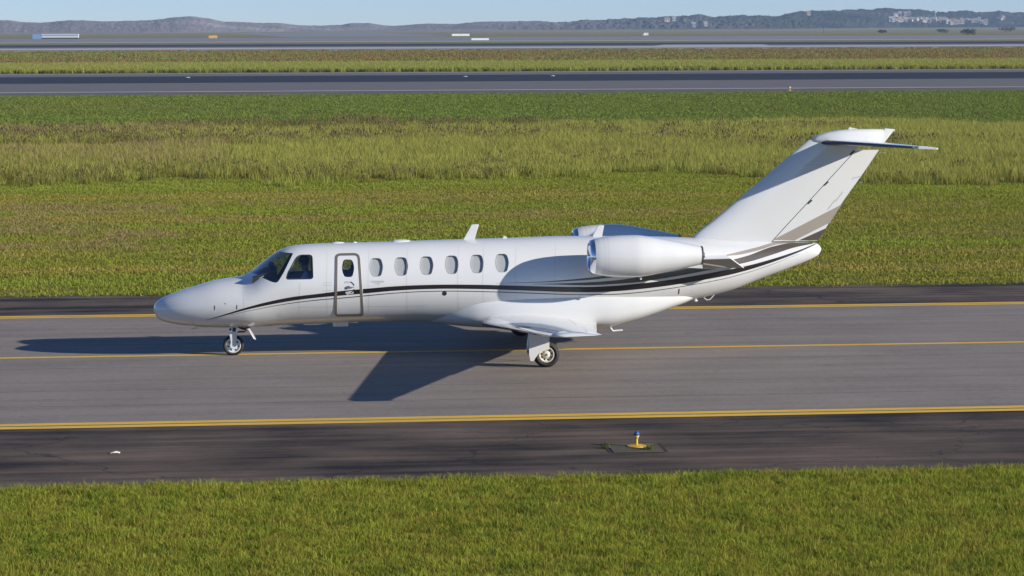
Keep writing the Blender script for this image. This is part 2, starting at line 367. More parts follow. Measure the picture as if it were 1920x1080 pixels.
def scatter(name, poly, dens, tufts, smin, smax, label, mask=None, seed=1, z=0.0):
    col = bpy.data.collections.new(name + '_tufts')
    for t in tufts: col.objects.link(t)
    a_, b_, c_, d_ = [np.array((p[0], p[1], z), float) for p in poly]; nu, nv = (160, 90) if mask else (1, 1)
    me = bpy.data.meshes.new(name); me.from_pydata([tuple((a_ * (1 - u) + b_ * u) * (1 - v) + (d_ * (1 - u) + c_ * u) * v) for v in np.linspace(0, 1, nv + 1) for u in np.linspace(0, 1, nu + 1)], [], [(j * (nu + 1) + i, j * (nu + 1) + i + 1, (j + 1) * (nu + 1) + i + 1, (j + 1) * (nu + 1) + i) for j in range(nv) for i in range(nu)])
    o = bpy.data.objects.new(name, me); C.objects.link(o); tag(o, label, 'grass', kind='stuff')
    if me.polygons[0].normal.z < 0: me.flip_normals()
    g = bpy.data.node_groups.new(name, 'GeometryNodeTree')
    g.interface.new_socket('Geometry', in_out='INPUT', socket_type='NodeSocketGeometry'); g.interface.new_socket('Geometry', in_out='OUTPUT', socket_type='NodeSocketGeometry')
    N, L = g.nodes, g.links; gi = N.new('NodeGroupInput'); go = N.new('NodeGroupOutput')
    d = N.new('GeometryNodeDistributePointsOnFaces'); d.inputs['Density'].default_value = dens; d.inputs['Seed'].default_value = seed
    L.new(gi.outputs[0], d.inputs['Mesh'])
    if mask:
        ps = N.new('GeometryNodeInputPosition'); vm = N.new('ShaderNodeVectorMath'); vm.operation = 'MULTIPLY'; vm.inputs[1].default_value = mask[0]
        L.new(ps.outputs[0], vm.inputs[0]); nz = N.new('ShaderNodeTexNoise'); nz.inputs['Scale'].default_value = 1; nz.inputs['Detail'].default_value = 4
        L.new(vm.outputs[0], nz.inputs['Vector']); mr = N.new('ShaderNodeMapRange'); mr.inputs[1].default_value = mask[1]; mr.inputs[2].default_value = mask[2]; mr.inputs[3].default_value = 0; mr.inputs[4].default_value = dens
        L.new(nz.outputs[0], mr.inputs[0]); dn = mr.outputs[0]
        if len(mask) > 3:                                     # thin out towards the ragged long edges of the strip
            sx = N.new('ShaderNodeSeparateXYZ'); L.new(ps.outputs[0], sx.inputs[0]); y0, y1, wob, fall = mask[3:]
            vm2 = N.new('ShaderNodeVectorMath'); vm2.operation = 'MULTIPLY'; vm2.inputs[1].default_value = (.045, .045, 0); L.new(ps.outputs[0], vm2.inputs[0])
            nz2 = N.new('ShaderNodeTexNoise'); nz2.inputs['Scale'].default_value = 1; nz2.inputs['Detail'].default_value = 5; L.new(vm2.outputs[0], nz2.inputs['Vector'])
            def mth(op, a, b):
                n = N.new('ShaderNodeMath'); n.operation = op
                for i, v in enumerate((a, b)):
                    if isinstance(v, (int, float)): n.inputs[i].default_value = v
                    else: L.new(v, n.inputs[i])
                return n.outputs[0]
            wv = mth('MULTIPLY', mth('SUBTRACT', nz2.outputs[0], .5), wob)
            yy = mth('ADD', sx.outputs[1], wv)
            e = mth('MINIMUM', mth('DIVIDE', mth('SUBTRACT', yy, y0), fall), mth('DIVIDE', mth('SUBTRACT', y1, yy), fall))
            cl = N.new('ShaderNodeClamp'); L.new(e, cl.inputs[0]); dn = mth('MULTIPLY', dn, cl.outputs[0])
        L.new(dn, d.inputs['Density'])
    ci = N.new('GeometryNodeCollectionInfo'); ci.inputs['Collection'].default_value = col; ci.inputs['Separate Children'].default_value = True; ci.inputs['Reset Children'].default_value = True
    ip = N.new('GeometryNodeInstanceOnPoints'); ip.inputs['Pick Instance'].default_value = True
    rv = N.new('FunctionNodeRandomValue'); rv.data_type = 'FLOAT_VECTOR'; rv.inputs[0].default_value = (-.08, -.08, 0); rv.inputs[1].default_value = (.08, .08, 6.283)
    rs = N.new('FunctionNodeRandomValue'); rs.data_type = 'FLOAT'; rs.inputs[2].default_value = smin; rs.inputs[3].default_value = smax; rs.inputs['Seed'].default_value = 5
    L.new(d.outputs['Points'], ip.inputs['Points']); L.new(ci.outputs[0], ip.inputs['Instance']); L.new(rv.outputs[0], ip.inputs['Rotation']); L.new(rs.outputs[1], ip.inputs['Scale'])
    L.new(ip.outputs[0], go.inputs[0]); md = o.modifiers.new('scatter', 'NODES'); md.node_group = g
    return o
def band(px0, px1, y0, y1):
    """four corners of the strip y0..y1 (world) seen between image columns px0 and px1"""
    def xat(px, y):
        d = ray(px, 540); k = (y - CAM[1]) / d[1]; return CAM[0] + d[0] * k
    return [(xat(px0, y0), y0), (xat(px1, y0), y0), (xat(px1, y1), y1), (xat(px0, y1), y1)]
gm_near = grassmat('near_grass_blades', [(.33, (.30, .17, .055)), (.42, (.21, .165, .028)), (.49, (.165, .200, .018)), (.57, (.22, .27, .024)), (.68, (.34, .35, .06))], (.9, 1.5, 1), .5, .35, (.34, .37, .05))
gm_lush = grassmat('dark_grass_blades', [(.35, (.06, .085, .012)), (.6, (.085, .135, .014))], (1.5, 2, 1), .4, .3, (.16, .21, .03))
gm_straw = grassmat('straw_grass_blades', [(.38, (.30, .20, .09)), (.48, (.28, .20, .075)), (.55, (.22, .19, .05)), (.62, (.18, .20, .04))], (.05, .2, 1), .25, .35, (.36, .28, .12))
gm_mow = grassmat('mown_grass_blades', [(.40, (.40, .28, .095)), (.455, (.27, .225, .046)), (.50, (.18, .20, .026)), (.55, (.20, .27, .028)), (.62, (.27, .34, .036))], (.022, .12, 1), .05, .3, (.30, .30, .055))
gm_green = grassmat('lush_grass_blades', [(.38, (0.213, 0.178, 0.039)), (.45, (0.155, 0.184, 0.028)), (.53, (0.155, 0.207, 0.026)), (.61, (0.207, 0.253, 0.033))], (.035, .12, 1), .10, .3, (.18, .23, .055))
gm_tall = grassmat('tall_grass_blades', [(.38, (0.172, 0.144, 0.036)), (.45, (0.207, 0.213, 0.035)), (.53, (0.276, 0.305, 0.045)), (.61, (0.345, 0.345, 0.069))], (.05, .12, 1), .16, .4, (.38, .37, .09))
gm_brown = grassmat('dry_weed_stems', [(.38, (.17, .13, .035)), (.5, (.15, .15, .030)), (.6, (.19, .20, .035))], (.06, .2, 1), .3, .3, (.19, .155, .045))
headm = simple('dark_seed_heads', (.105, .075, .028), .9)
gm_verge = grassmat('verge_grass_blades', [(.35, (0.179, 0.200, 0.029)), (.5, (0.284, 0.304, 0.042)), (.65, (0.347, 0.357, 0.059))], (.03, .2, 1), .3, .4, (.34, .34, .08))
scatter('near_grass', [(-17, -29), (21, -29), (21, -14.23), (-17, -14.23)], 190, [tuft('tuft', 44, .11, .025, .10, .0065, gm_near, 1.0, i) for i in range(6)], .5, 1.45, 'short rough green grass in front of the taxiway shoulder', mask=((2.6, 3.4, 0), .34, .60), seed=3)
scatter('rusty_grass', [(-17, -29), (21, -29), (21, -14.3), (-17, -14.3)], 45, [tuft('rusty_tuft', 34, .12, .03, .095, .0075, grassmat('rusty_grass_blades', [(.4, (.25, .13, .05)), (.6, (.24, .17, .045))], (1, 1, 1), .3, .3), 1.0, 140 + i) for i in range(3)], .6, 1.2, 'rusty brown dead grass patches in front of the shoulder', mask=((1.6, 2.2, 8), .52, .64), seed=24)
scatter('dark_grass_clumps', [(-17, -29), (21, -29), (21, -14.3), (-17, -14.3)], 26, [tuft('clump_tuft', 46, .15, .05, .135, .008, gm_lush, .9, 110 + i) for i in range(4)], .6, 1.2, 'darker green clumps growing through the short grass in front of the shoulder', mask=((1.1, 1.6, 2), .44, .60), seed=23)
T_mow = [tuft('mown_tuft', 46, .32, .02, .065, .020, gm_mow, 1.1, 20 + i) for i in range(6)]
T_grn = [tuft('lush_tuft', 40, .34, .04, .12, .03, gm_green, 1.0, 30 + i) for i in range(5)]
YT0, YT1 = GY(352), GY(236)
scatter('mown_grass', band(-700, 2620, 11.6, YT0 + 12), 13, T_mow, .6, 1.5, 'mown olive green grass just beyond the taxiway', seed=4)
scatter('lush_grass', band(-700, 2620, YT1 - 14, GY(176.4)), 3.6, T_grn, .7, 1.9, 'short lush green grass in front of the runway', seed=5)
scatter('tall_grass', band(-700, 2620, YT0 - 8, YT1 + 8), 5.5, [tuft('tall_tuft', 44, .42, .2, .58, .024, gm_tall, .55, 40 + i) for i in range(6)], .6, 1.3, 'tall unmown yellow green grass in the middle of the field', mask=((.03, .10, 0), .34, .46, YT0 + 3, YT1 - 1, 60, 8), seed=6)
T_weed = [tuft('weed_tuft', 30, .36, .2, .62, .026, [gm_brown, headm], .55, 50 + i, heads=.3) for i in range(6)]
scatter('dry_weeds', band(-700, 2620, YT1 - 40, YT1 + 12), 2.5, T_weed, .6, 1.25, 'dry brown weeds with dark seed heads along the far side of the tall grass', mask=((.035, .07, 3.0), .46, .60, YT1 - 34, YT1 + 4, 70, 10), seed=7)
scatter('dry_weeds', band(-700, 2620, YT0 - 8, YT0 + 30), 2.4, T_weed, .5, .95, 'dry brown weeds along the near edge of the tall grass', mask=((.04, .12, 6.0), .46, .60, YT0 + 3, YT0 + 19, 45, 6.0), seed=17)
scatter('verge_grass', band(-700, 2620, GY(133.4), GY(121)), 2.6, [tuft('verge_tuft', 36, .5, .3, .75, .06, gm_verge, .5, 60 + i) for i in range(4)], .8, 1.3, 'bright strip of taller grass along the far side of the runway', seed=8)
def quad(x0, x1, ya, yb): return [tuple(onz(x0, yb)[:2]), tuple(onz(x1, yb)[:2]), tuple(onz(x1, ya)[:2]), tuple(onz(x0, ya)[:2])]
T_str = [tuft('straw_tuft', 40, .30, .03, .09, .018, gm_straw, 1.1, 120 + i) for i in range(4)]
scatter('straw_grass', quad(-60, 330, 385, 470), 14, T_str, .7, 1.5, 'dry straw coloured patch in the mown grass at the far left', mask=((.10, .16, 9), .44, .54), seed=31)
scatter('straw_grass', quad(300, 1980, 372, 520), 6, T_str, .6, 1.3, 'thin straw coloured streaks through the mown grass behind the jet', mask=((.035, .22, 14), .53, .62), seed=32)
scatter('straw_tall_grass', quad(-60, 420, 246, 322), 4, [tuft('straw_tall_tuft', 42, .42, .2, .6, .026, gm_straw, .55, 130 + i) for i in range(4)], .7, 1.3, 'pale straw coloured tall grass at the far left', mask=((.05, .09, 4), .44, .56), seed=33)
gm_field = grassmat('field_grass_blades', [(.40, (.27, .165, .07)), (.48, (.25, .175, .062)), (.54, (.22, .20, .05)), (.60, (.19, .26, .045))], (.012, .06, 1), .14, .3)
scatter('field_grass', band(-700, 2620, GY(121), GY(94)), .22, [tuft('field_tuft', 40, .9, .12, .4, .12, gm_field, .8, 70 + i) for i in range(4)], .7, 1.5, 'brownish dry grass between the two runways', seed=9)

# ------------------------------------------------------------------ the business jet
jet = empty('business_jet'); tag(jet, 'white twin engine business jet with a black and taupe stripe taxiing on the asphalt', 'jet')
TOP = [(288, 578), (289.2, 572.8), (292, 567.3), (298, 562.2), (305, 558), (330, 547.5), (362, 537), (405, 525), (435, 520), (455, 516.8), (470, 509), (492, 491.5), (512, 476.5), (526, 468.6), (540, 463), (560, 459.3), (592, 457), (630, 455.7), (680, 454.6), (705, 454), (775, 451.6), (867, 448.7), (955, 446), (1055, 442.8), (1150, 442.5), (1230, 443.5), (1294, 445.5), (1372, 449), (1445, 452.3), (1500, 454), (1529, 456), (1536, 459.5), (1540, 467)]
BOT = [(288, 578), (289.2, 584.5), (291.6, 590), (296.5, 596.5), (304.8, 601.3), (318.7, 605), (337, 608.2), (355.7, 610.5), (370, 611.8), (397, 613), (430, 613.4), (470, 612.5), (530, 608.6), (617, 605.3), (680, 603), (755, 602), (805, 603), (900, 605), (1000, 603), (1100, 597), (1177, 588), (1242, 575), (1289, 563.5), (1320, 556.5), (1372, 543), (1425, 522.5), (1487, 499.5), (1526, 483), (1536, 476), (1540, 467.5)]
tw = np.array([ony(*p) for p in TOP]); bw = np.array([ony(*p) for p in BOT])
X0, X1 = min(tw[0, 0], bw[0, 0]), max(tw[-1, 0], bw[-1, 0])
tw[0] = bw[0] = (tw[0] + bw[0]) / 2; X0 = tw[0, 0]; tw[-1, 0] = bw[-1, 0] = X1
WID = [(0, 0), (.02, .085), (.06, .15), (.15, .235), (.3, .335), (.6, .465), (1.0, .58), (1.5, .68), (2.0, .745), (2.5, .785), (3.0, .808), (3.6, .818), (9.4, .815), (10.2, .765), (10.9, .66), (11.5, .535), (12.1, .41), (12.7, .285), (13.2, .175), (13.45, .10), (X1 - X0, .01)]
def _s(x): return np.sqrt(np.maximum(np.asarray(x, float) - X0, 0))
_tab = np.linspace(0, math.sqrt(X1 - X0), 6000)
_ft = pchip(_s(tw[:, 0]), tw[:, 2], _tab); _fb = pchip(_s(bw[:, 0]), bw[:, 2], _tab); _fw = pchip(np.sqrt([a for a, _ in WID]), [b for _, b in WID], _tab)
def fus(x):
    s = math.sqrt(max(0.0, float(x) - X0)); return float(np.interp(s, _tab, _ft)), float(np.interp(s, _tab, _fb)), float(np.interp(s, _tab, _fw))
def fpt(x, th, off=0.0):
    """surface point at station x, angle th from the top, negative towards the camera side; moved out by off"""
    zt, zb, wd = [float(q) for q in fus(x)]; h = (zt - zb) / 2; zc = (zt + zb) / 2
    y, z = wd * math.sin(th), zc + h * math.cos(th)
    n = np.array([0, math.sin(th) / max(wd, 1e-4), math.cos(th) / max(h, 1e-4)]); n /= np.linalg.norm(n)
    return np.array([x, y, z]) + n * off
def cast(px, py, off=0.0):
    y = -.6
    for _ in range(40):
        p = ony(px, py, y); zt, zb, wd = fus(p[0]); h = (zt - zb) / 2; q = (p[2] - (zt + zb) / 2) / h
        y = .5 * y + .5 * (-float(wd) * math.sqrt(max(0.0, 1 - q * q)))
    p = ony(px, py, y); zt, zb, wd = [float(q) for q in fus(p[0])]; h = (zt - zb) / 2; c_ = (p[2] - (zt + zb) / 2) / h
    th = -math.acos(max(-1, min(1, c_)))
    return fpt(float(p[0]), th, off)
def shell_rows(xs, off, n=112):
    return [[fpt(x, -2 * math.pi * k / n, off) for k in range(n)] for x in xs]
sg = np.concatenate([X0 + np.linspace(.02, 1, 50) ** 2 * 1.1, np.linspace(X0 + 1.1, 11.3, 250)[1:], np.linspace(11.3, X1 - .005, 26)[1:]])
THK = .05
fb = MB(); fb.grid(shell_rows(sg, 0), True, 0, False, True, True)
inner_x = np.linspace(X0 + .9, 10.3, 150); fb.grid(shell_rows(inner_x, -THK), True, 1, True, True, True)
fus_me = fb.mesh('fuselage', fix=False)
for m_ in (white, interior): fus_me.materials.append(m_)
# window outlines: traced, then taken to the fuselage skin
def xz(pts, s=1): return [(p[0], p[2]) for p in pts]
def win_outline(cx, cy, hw, hh):
    return rounded([(cx - hw * .70, cy - hh), (cx + hw * .62, cy - hh), (cx + hw, cy - hh * .1), (cx + hw * .66, cy + hh), (cx - hw * .55, cy + hh), (cx - hw, cy + hh * .05)], [5, 5, 9, 5, 5, 9], 5)
CABIN = [(705.5, 501.2), (752.5, 499.6), (800, 498), (847.2, 496.4), (894.4, 494.8), (941.5, 493.2)]
cab_out = [win_outline(cx, cy, 13, 16.6) for cx, cy in CABIN]
door_win = win_outline(652.5, 503, 12.4, 16.6)
side_win = rounded([(558.5, 479), (584.5, 479), (586, 521.8), (537.5, 522.8), (541, 511)], [9, 5, 4, 4, 3], 5)
ws_near = rounded([(550.2, 473.6), (531, 513), (519.5, 531.5), (506, 527.5), (480, 514.5)], [3, 8, 8, 8, 2], 5)[:-2]
ws_poly = [(q[0], q[2]) for q in (cast(*p) for p in ws_near[2:])]
wc = [ony(467, 510.8), ony(455, 503), ony(505, 460), ony(524.3, 470.2)]
ws_poly = ws_poly + [(q[0], q[2]) for q in wc]
cab_poly = [xz([cast(*p) for p in o_]) for o_ in cab_out]; dw_poly = xz([cast(*p) for p in door_win]); sw_poly = xz([cast(*p) for p in side_win])
def shrink(poly, k):
    c_ = np.mean(np.array(poly), 0); return [tuple(c_ + (np.array(p) - c_) * k) for p in poly]
cut = MB()
for p in cab_poly + [sw_poly, ws_poly, dw_poly]: cut.prism(p, -1.3, 1.3)
fus_cut = boolean(fus_me, cut.mesh('cut'), 'DIFFERENCE')
# paint scheme: strips laid on the skin, both sides, part of the fuselage mesh
def pl(pts, x): xs, ys = zip(*pts); return float(pchip(xs, ys, x))
def strip(mb, top, bot, x0, x1, off, mi, step=6, na=3, sides=(1, -1)):
    n = max(2, int(abs(x1 - x0) / step) + 1); rows = []
    for x in np.linspace(x0, x1, n):
        a, b = pl(top, x), pl(bot, x); rows.append([cast(x, a + (b - a) * t, off) for t in np.linspace(0, 1, na + 1)])
    for sd in sides: mb.grid([[(p[0], p[1] * sd, p[2]) for p in r] for r in rows], False, mi, sd < 0)
BT = [(386, 600), (404, 594.7), (430, 586.5), (457, 578), (500, 566.5), (550, 556.5), (600, 550.5), (640, 545.5), (690, 541), (740, 536.8), (790, 534.5), (840, 533.6), (900, 534), (960, 535.5), (1020, 537), (1060, 537.8), (1100, 538), (1150, 536), (1190, 532.5), (1250, 525.5), (1300, 517.5), (1360, 506.5), (1400, 498.5), (1450, 485), (1500, 468.5), (1530, 456.5)]
BB = [(386, 600.5), (404, 596.3), (430, 589.3), (457, 582), (500, 572.5), (550, 563.5), (600, 557.5), (640, 554), (690, 549.5), (740, 545), (790, 542.3), (840, 541.3), (900, 542), (960, 543.8), (1020, 546), (1060, 547.5), (1100, 548), (1150, 546.3), (1190, 543), (1250, 536), (1300, 528), (1360, 517), (1400, 507), (1450, 491), (1500, 472), (1530, 458)]
TT = [(430, 590.5), (500, 575.6), (550, 567.2), (600, 561.3), (640, 557.9), (690, 553.2), (740, 548.9), (790, 546), (840, 545), (900, 545.8), (960, 547.6), (1020, 549.8), (1060, 551.2), (1100, 551.8), (1150, 551), (1190, 548.3), (1250, 541), (1300, 533), (1360, 521.5), (1400, 511), (1450, 494.5), (1500, 475)]
TB = [(430, 591), (500, 576.6), (550, 568.5), (600, 562.9), (640, 559.6), (690, 555), (740, 550.4), (790, 547.5), (840, 546.5), (900, 547.3), (960, 549.2), (1020, 551.4), (1060, 552.8), (1100, 553.4), (1150, 552.6), (1190, 549.8), (1250, 542.4), (1300, 534.2), (1360, 522.6), (1400, 511.9), (1450, 495.2), (1500, 475.3)]
S2T = [(1000, 532.6), (1040, 531.8), (1100, 529.5), (1160, 525), (1200, 519), (1240, 512.5), (1290, 504), (1345, 493), (1400, 480), (1450, 462), (1490, 455), (1526, 455.4)]
S2B = [(1000, 533), (1040, 533.6), (1100, 535), (1160, 532), (1200, 528.5), (1240, 522.5), (1290, 514), (1345, 503), (1400, 492), (1450, 477), (1490, 464), (1526, 456.6)]
S1T = [(930, 530.8), (1000, 529), (1060, 525), (1110, 520), (1150, 515), (1200, 507), (1280, 493)]
S1B = [(930, 531), (1000, 529.8), (1060, 527.3), (1110, 524.3), (1150, 520), (1200, 514), (1280, 500)]
GT = [(1352, 480), (1380, 473.5), (1420, 463.5), (1462, 453), (1494, 453.4)]
GB = [(1352, 480.5), (1380, 478.5), (1420, 470), (1462, 457.5), (1494, 454)]
dec = MB()
strip(dec, BT, BB, 386, 629, .002, 0); strip(dec, BT, BB, 680.5, 1529, .002, 0)
strip(dec, TT, TB, 430, 629, .002, 1); strip(dec, TT, TB, 680.5, 1498, .002, 1)
strip(dec, BT, BB, 629, 680.5, .002, 0, sides=(-1,)); strip(dec, TT, TB, 629, 680.5, .002, 1, sides=(-1,))
strip(dec, S2T, S2B, 1000, 1524, .0025, 1, na=4); strip(dec, S1T, S1B, 930, 1280, .0025, 1); strip(dec, GT, GB, 1352, 1492, .003, 2)
def ring(mb, outl, width, off, mi, sides=(1,)):
    c_ = np.mean(np.array(outl), 0); inn = []; dn = []
    for a, b in zip(outl, list(outl[1:]) + [outl[0]]):
        a, b = np.array(a, float), np.array(b, float); k = max(1, int(np.linalg.norm(b - a) / 4)); dn += [a + (b - a) * t for t in np.linspace(0, 1, k, endpoint=False)]
    outl = [p for i, p in enumerate(dn) if np.linalg.norm(p - dn[i - 1]) > .02]
    n = len(outl)
    for i in range(n):
        a, b = np.array(outl[i - 1]), np.array(outl[(i + 1) % n]); t = (b - a) / np.linalg.norm(b - a); nn = np.array([-t[1], t[0]])
        if np.dot(nn, c_ - np.array(outl[i])) < 0: nn = -nn
        inn.append(np.array(outl[i]) + nn * width)
    A = [cast(*p, off) for p in outl]; B = [cast(*p, off) for p in inn]
    for sd in sides:
        vs = [(p[0], p[1] * sd, p[2]) for p in A + B]; fs = [(i, (i + 1) % n, n + (i + 1) % n, n + i) for i in range(n)]
        mb.add(vs, fs if sd < 0 else [f[::-1] for f in fs], mi)
ring(dec, side_win, -1.6, .0025, 0, (1, -1)); 
for o_ in cab_out: ring(dec, o_, -.8, .002, 8, (1, -1))
def dline(mb, pts, wpx, off, mi, sides=(1, -1)):
    """a thin seam drawn along pixels pts"""
    P = []
    for (a, b), (c_, d_) in zip(pts[:-1], pts[1:]):
        k = max(2, int(math.hypot(c_ - a, d_ - b) / 6)); P += [(a + (c_ - a) * t, b + (d_ - b) * t) for t in np.linspace(0, 1, k, endpoint=False)]
    P.append(pts[-1]); A, B = [], []
    for i, p in enumerate(P):
        a, b = np.array(P[max(i - 1, 0)]), np.array(P[min(i + 1, len(P) - 1)]); t = (b - a) / max(np.linalg.norm(b - a), 1e-6); nn = np.array([-t[1], t[0]]) * wpx / 2
        A.append(cast(p[0] + nn[0], p[1] + nn[1], off)); B.append(cast(p[0] - nn[0], p[1] - nn[1], off))
    for sd in sides: mb.grid([[(q[0], q[1] * sd, q[2]) for q in r] for r in (A, B)], False, mi, sd < 0)
dline(dec, [(402.3, 573), (402.3, 581)], 1.6, .002, 4); dline(dec, [(444, 572), (444, 580)], 1.6, .002, 4); dline(dec, [(421, 569), (423, 570)], 1.6, .002, 4)
dline(dec, [(1273.5, 541.5), (1272.5, 551)], 2, .0035, 4)
dline(dec, [(457, 520), (456, 540), (457, 575), (460, 610)], .8, .0015, 3)
dline(dec, [(322, 552), (318, 575), (322, 604)], .7, .0015, 3)
for px_, a, b in ((560, 530, 607), (612, 458, 604), (690, 456, 602), (762, 453, 602), (858, 451, 600), (905, 450, 596), (966, 448, 560), (1040, 446, 560), (1296, 520, 556), (1330, 500, 550)):
    dline(dec, [(px_ + 2, a), (px_, (a + b) / 2), (px_ + 1.5, b)], .45, .0012, 3)
dline(dec, [(560, 576), (760, 574), (800, 574)], .4, .0012, 3)
for yy in (530.5, 535, 545.5): dline(dec, [(605, yy), (622, yy - .6)], .8, .0015, 3)
dline(dec, [(520, 589), (528, 588.6)], .8, .0015, 3); dline(dec, [(520, 593.5), (528, 593.2)], .8, .0015, 3)
circ = [(833.5 + 4.3 * math.cos(t), 550 + 4.3 * math.sin(t)) for t in np.linspace(0, 6.283, 15)[:-1]]
dec.add([cast(*p, .004) for p in circ], [tuple(range(14))], 4)
# name lettering
def text_on_skin(mb, s, px, py, hpx, wpx, mi, off=.003):
    cu = bpy.data.curves.new('t', 'FONT'); cu.body = s; cu.size = 1; cu.resolution_u = 2; ob = bpy.data.objects.new('t', cu); C.objects.link(ob)
    dg = bpy.context.evaluated_depsgraph_get(); me = bpy.data.meshes.new_from_object(ob.evaluated_get(dg)); bpy.data.objects.remove(ob)
    v = np.array([q.co[:] for q in me.vertices]); x0, x1, y0, y1 = v[:, 0].min(), v[:, 0].max(), v[:, 1].min(), v[:, 1].max()
    P = [cast(px + (q[0] - x0) / (x1 - x0) * wpx, py + hpx - (q[1] - y0) / (y1 - y0) * hpx, off) for q in v]
    mb.add(P, [tuple(f.vertices) for f in me.polygons], mi)
text_on_skin(dec, 'CITATION', 695.5, 526.3, 3.6, 24, 5); text_on_skin(dec, 'CJ3', 702, 530.6, 3.2, 10.5, 5)
dec_me = dec.mesh('decal', fix=False)
def join(a, b, shift):
    """append mesh b to mesh a, b's materials after a's"""
    bm = bmesh.new(); bm.from_mesh(a); n = len(bm.faces); bm.from_mesh(b); bm.faces.ensure_lookup_table()
    for f in bm.faces[n:]: f.material_index += shift
    out = bpy.data.meshes.new(a.name); bm.to_mesh(out); bm.free(); return out
fm = join(fus_cut, dec_me, 2)
for m_ in (white, interior, black, taupe, tan, softseam, darkmetal, greytxt, seam): fm.materials.append(m_)
fuselage = link('fuselage', fm, [], jet, 38)

def layer(x0, x1, o_out, o_in, nx=60, n=112):
    xs = np.linspace(x0, x1, nx); rows = shell_rows(xs, o_out, n); rin = shell_rows(xs, o_in, n)
    allr = rows + rin[::-1] + [rows[0]]
    mb = MB(); k = len(allr) - 1
    vs = [p for r in allr[:-1] for p in r]; fs = []
    for i in range(k):
        for j in range(n):
            a, b = i * n + j, i * n + (j + 1) % n; c_, d_ = ((i + 1) % k) * n + (j + 1) % n, ((i + 1) % k) * n + j; fs.append((a, b, c_, d_))
    mb.add(vs, fs); return mb.mesh('layer')
def patch(name, poly, x0, x1, o_out, o_in, y0, y1, m, parent, minus=None, smooth=40):
    a = layer(x0, x1, o_out, o_in, max(8, int((x1 - x0) / .04)))
    me = boolean(a, MB().prism(poly, y0, y1).mesh(), 'INTERSECT')
    if minus: me = boolean(me, MB().prism(minus, -1.3, 1.3).mesh(), 'DIFFERENCE')
    me.materials.clear(); return link(name, me, m, parent, smooth)
def xr(poly, e=.1): return min(p[0] for p in poly) - e, max(p[0] for p in poly) + e
patch('windshield', shrink(ws_poly, .999), *xr(ws_poly), -.004, -.012, -1.3, 1.3, cglass, jet)
for y0, y1 in ((-1.3, 0), (0, 1.3)):
    patch('cockpit_window', shrink(sw_poly, .998), *xr(sw_poly), -.005, -.012, y0, y1, cglass, jet)
    for p in cab_poly:
        cw = patch('cabin_window', shrink(p, .998), *xr(p), -.004, -.010, y0, y1, wglass, jet)
        patch('window_shade', shrink(p, .995), *xr(p), -.034, -.042, y0, y1, shade_m, cw)
# windshield centre post and the two deflector fairings at its base
wp = MB(); xs_ = np.linspace(float(ony(470, 509)[0]), float(ony(527, 469)[0]), 14)
wp.grid([[fpt(x, th, .004) for th in np.linspace(-.06, .06, 5)] for x in xs_]); wp.build('windshield_post', white, jet, 40)
for sd in (1, -1):
    df = MB(); cs = [(454, 518.5), (470, 510.5), (494.5, 517.5), (478, 527)]; of = [.003, .006, .012, .006]
    Tp = [cast(*p, o_) for p, o_ in zip(cs, of)]; Bp = [cast(*p, -.02) for p in cs]
    vs = [(p[0], p[1] * sd, p[2]) for p in Tp + Bp]; df.add(vs, [(0, 1, 2, 3), (0, 4, 5, 1), (1, 5, 6, 2), (2, 6, 7, 3), (3, 7, 4, 0), (4, 7, 6, 5)]); df.build('rain_deflector', white, jet, 30)
# cabin door
door_px = rounded([(628.5, 475.5), (674.5, 474.5), (682.5, 592.5), (627, 593.5)], [10, 12, 8, 8], 7)
door_poly = xz([cast(*p) for p in door_px]); door_me_poly = door_poly
door = patch('cabin_door', door_poly, *xr(door_poly), .005, .001, -1.3, 0, white, jet, minus=dw_poly)
dd = MB(); ring(dd, door_px, 4.6, .008, 5)
strip(dd, BT, BB, 632, 678, .0065, 0, sides=(1,)); strip(dd, TT, TB, 632.5, 678.5, .0065, 1, sides=(1,))
for a0, a1 in ((-1.35, -.35), (.30, 1.3)): dline(dd, [(654.5 + 10 * math.cos(t), 539 + 10.5 * math.sin(t)) for t in np.linspace(a0, a1, 9)], 1.9, .0085, 2, (1,))
dd.add([cast(*p, .0075) for p in rounded([(647, 547.5), (663, 545), (663, 550), (650, 552.5)], 1.5, 3)], [tuple(range(12))], 3)
text_on_skin(dd, 'LOCK', 646, 527.2, 4, 9.5, 4, .008); text_on_skin(dd, 'OPEN', 648.5, 548, 3, 8, 4, .009)
dm = join(door.data, dd.mesh('dd', fix=False), 1)
for m_ in (white, black, taupe, darkmetal, white, greytxt, bronze): dm.materials.append(m_)
door.data = dm; dm.polygons.foreach_set('use_smooth', [True] * len(dm.polygons)); dm.set_sharp_from_angle(angle=math.radians(40))
patch('window', shrink(dw_poly, .998), *xr(dw_poly), -.003, -.010, -1.3, 0, cglass, door)
hb = MB(); hp = cast(653.5, 538.5, .012); hb.tube([hp, hp + np.array([0, -.02, 0])], .030, 16); h2 = cast(664, 538.3, .03); hb.tube([hp + np.array([0, -.018, 0]), h2], [.011, .006], 8); hb.build('handle', metal, door, 40)

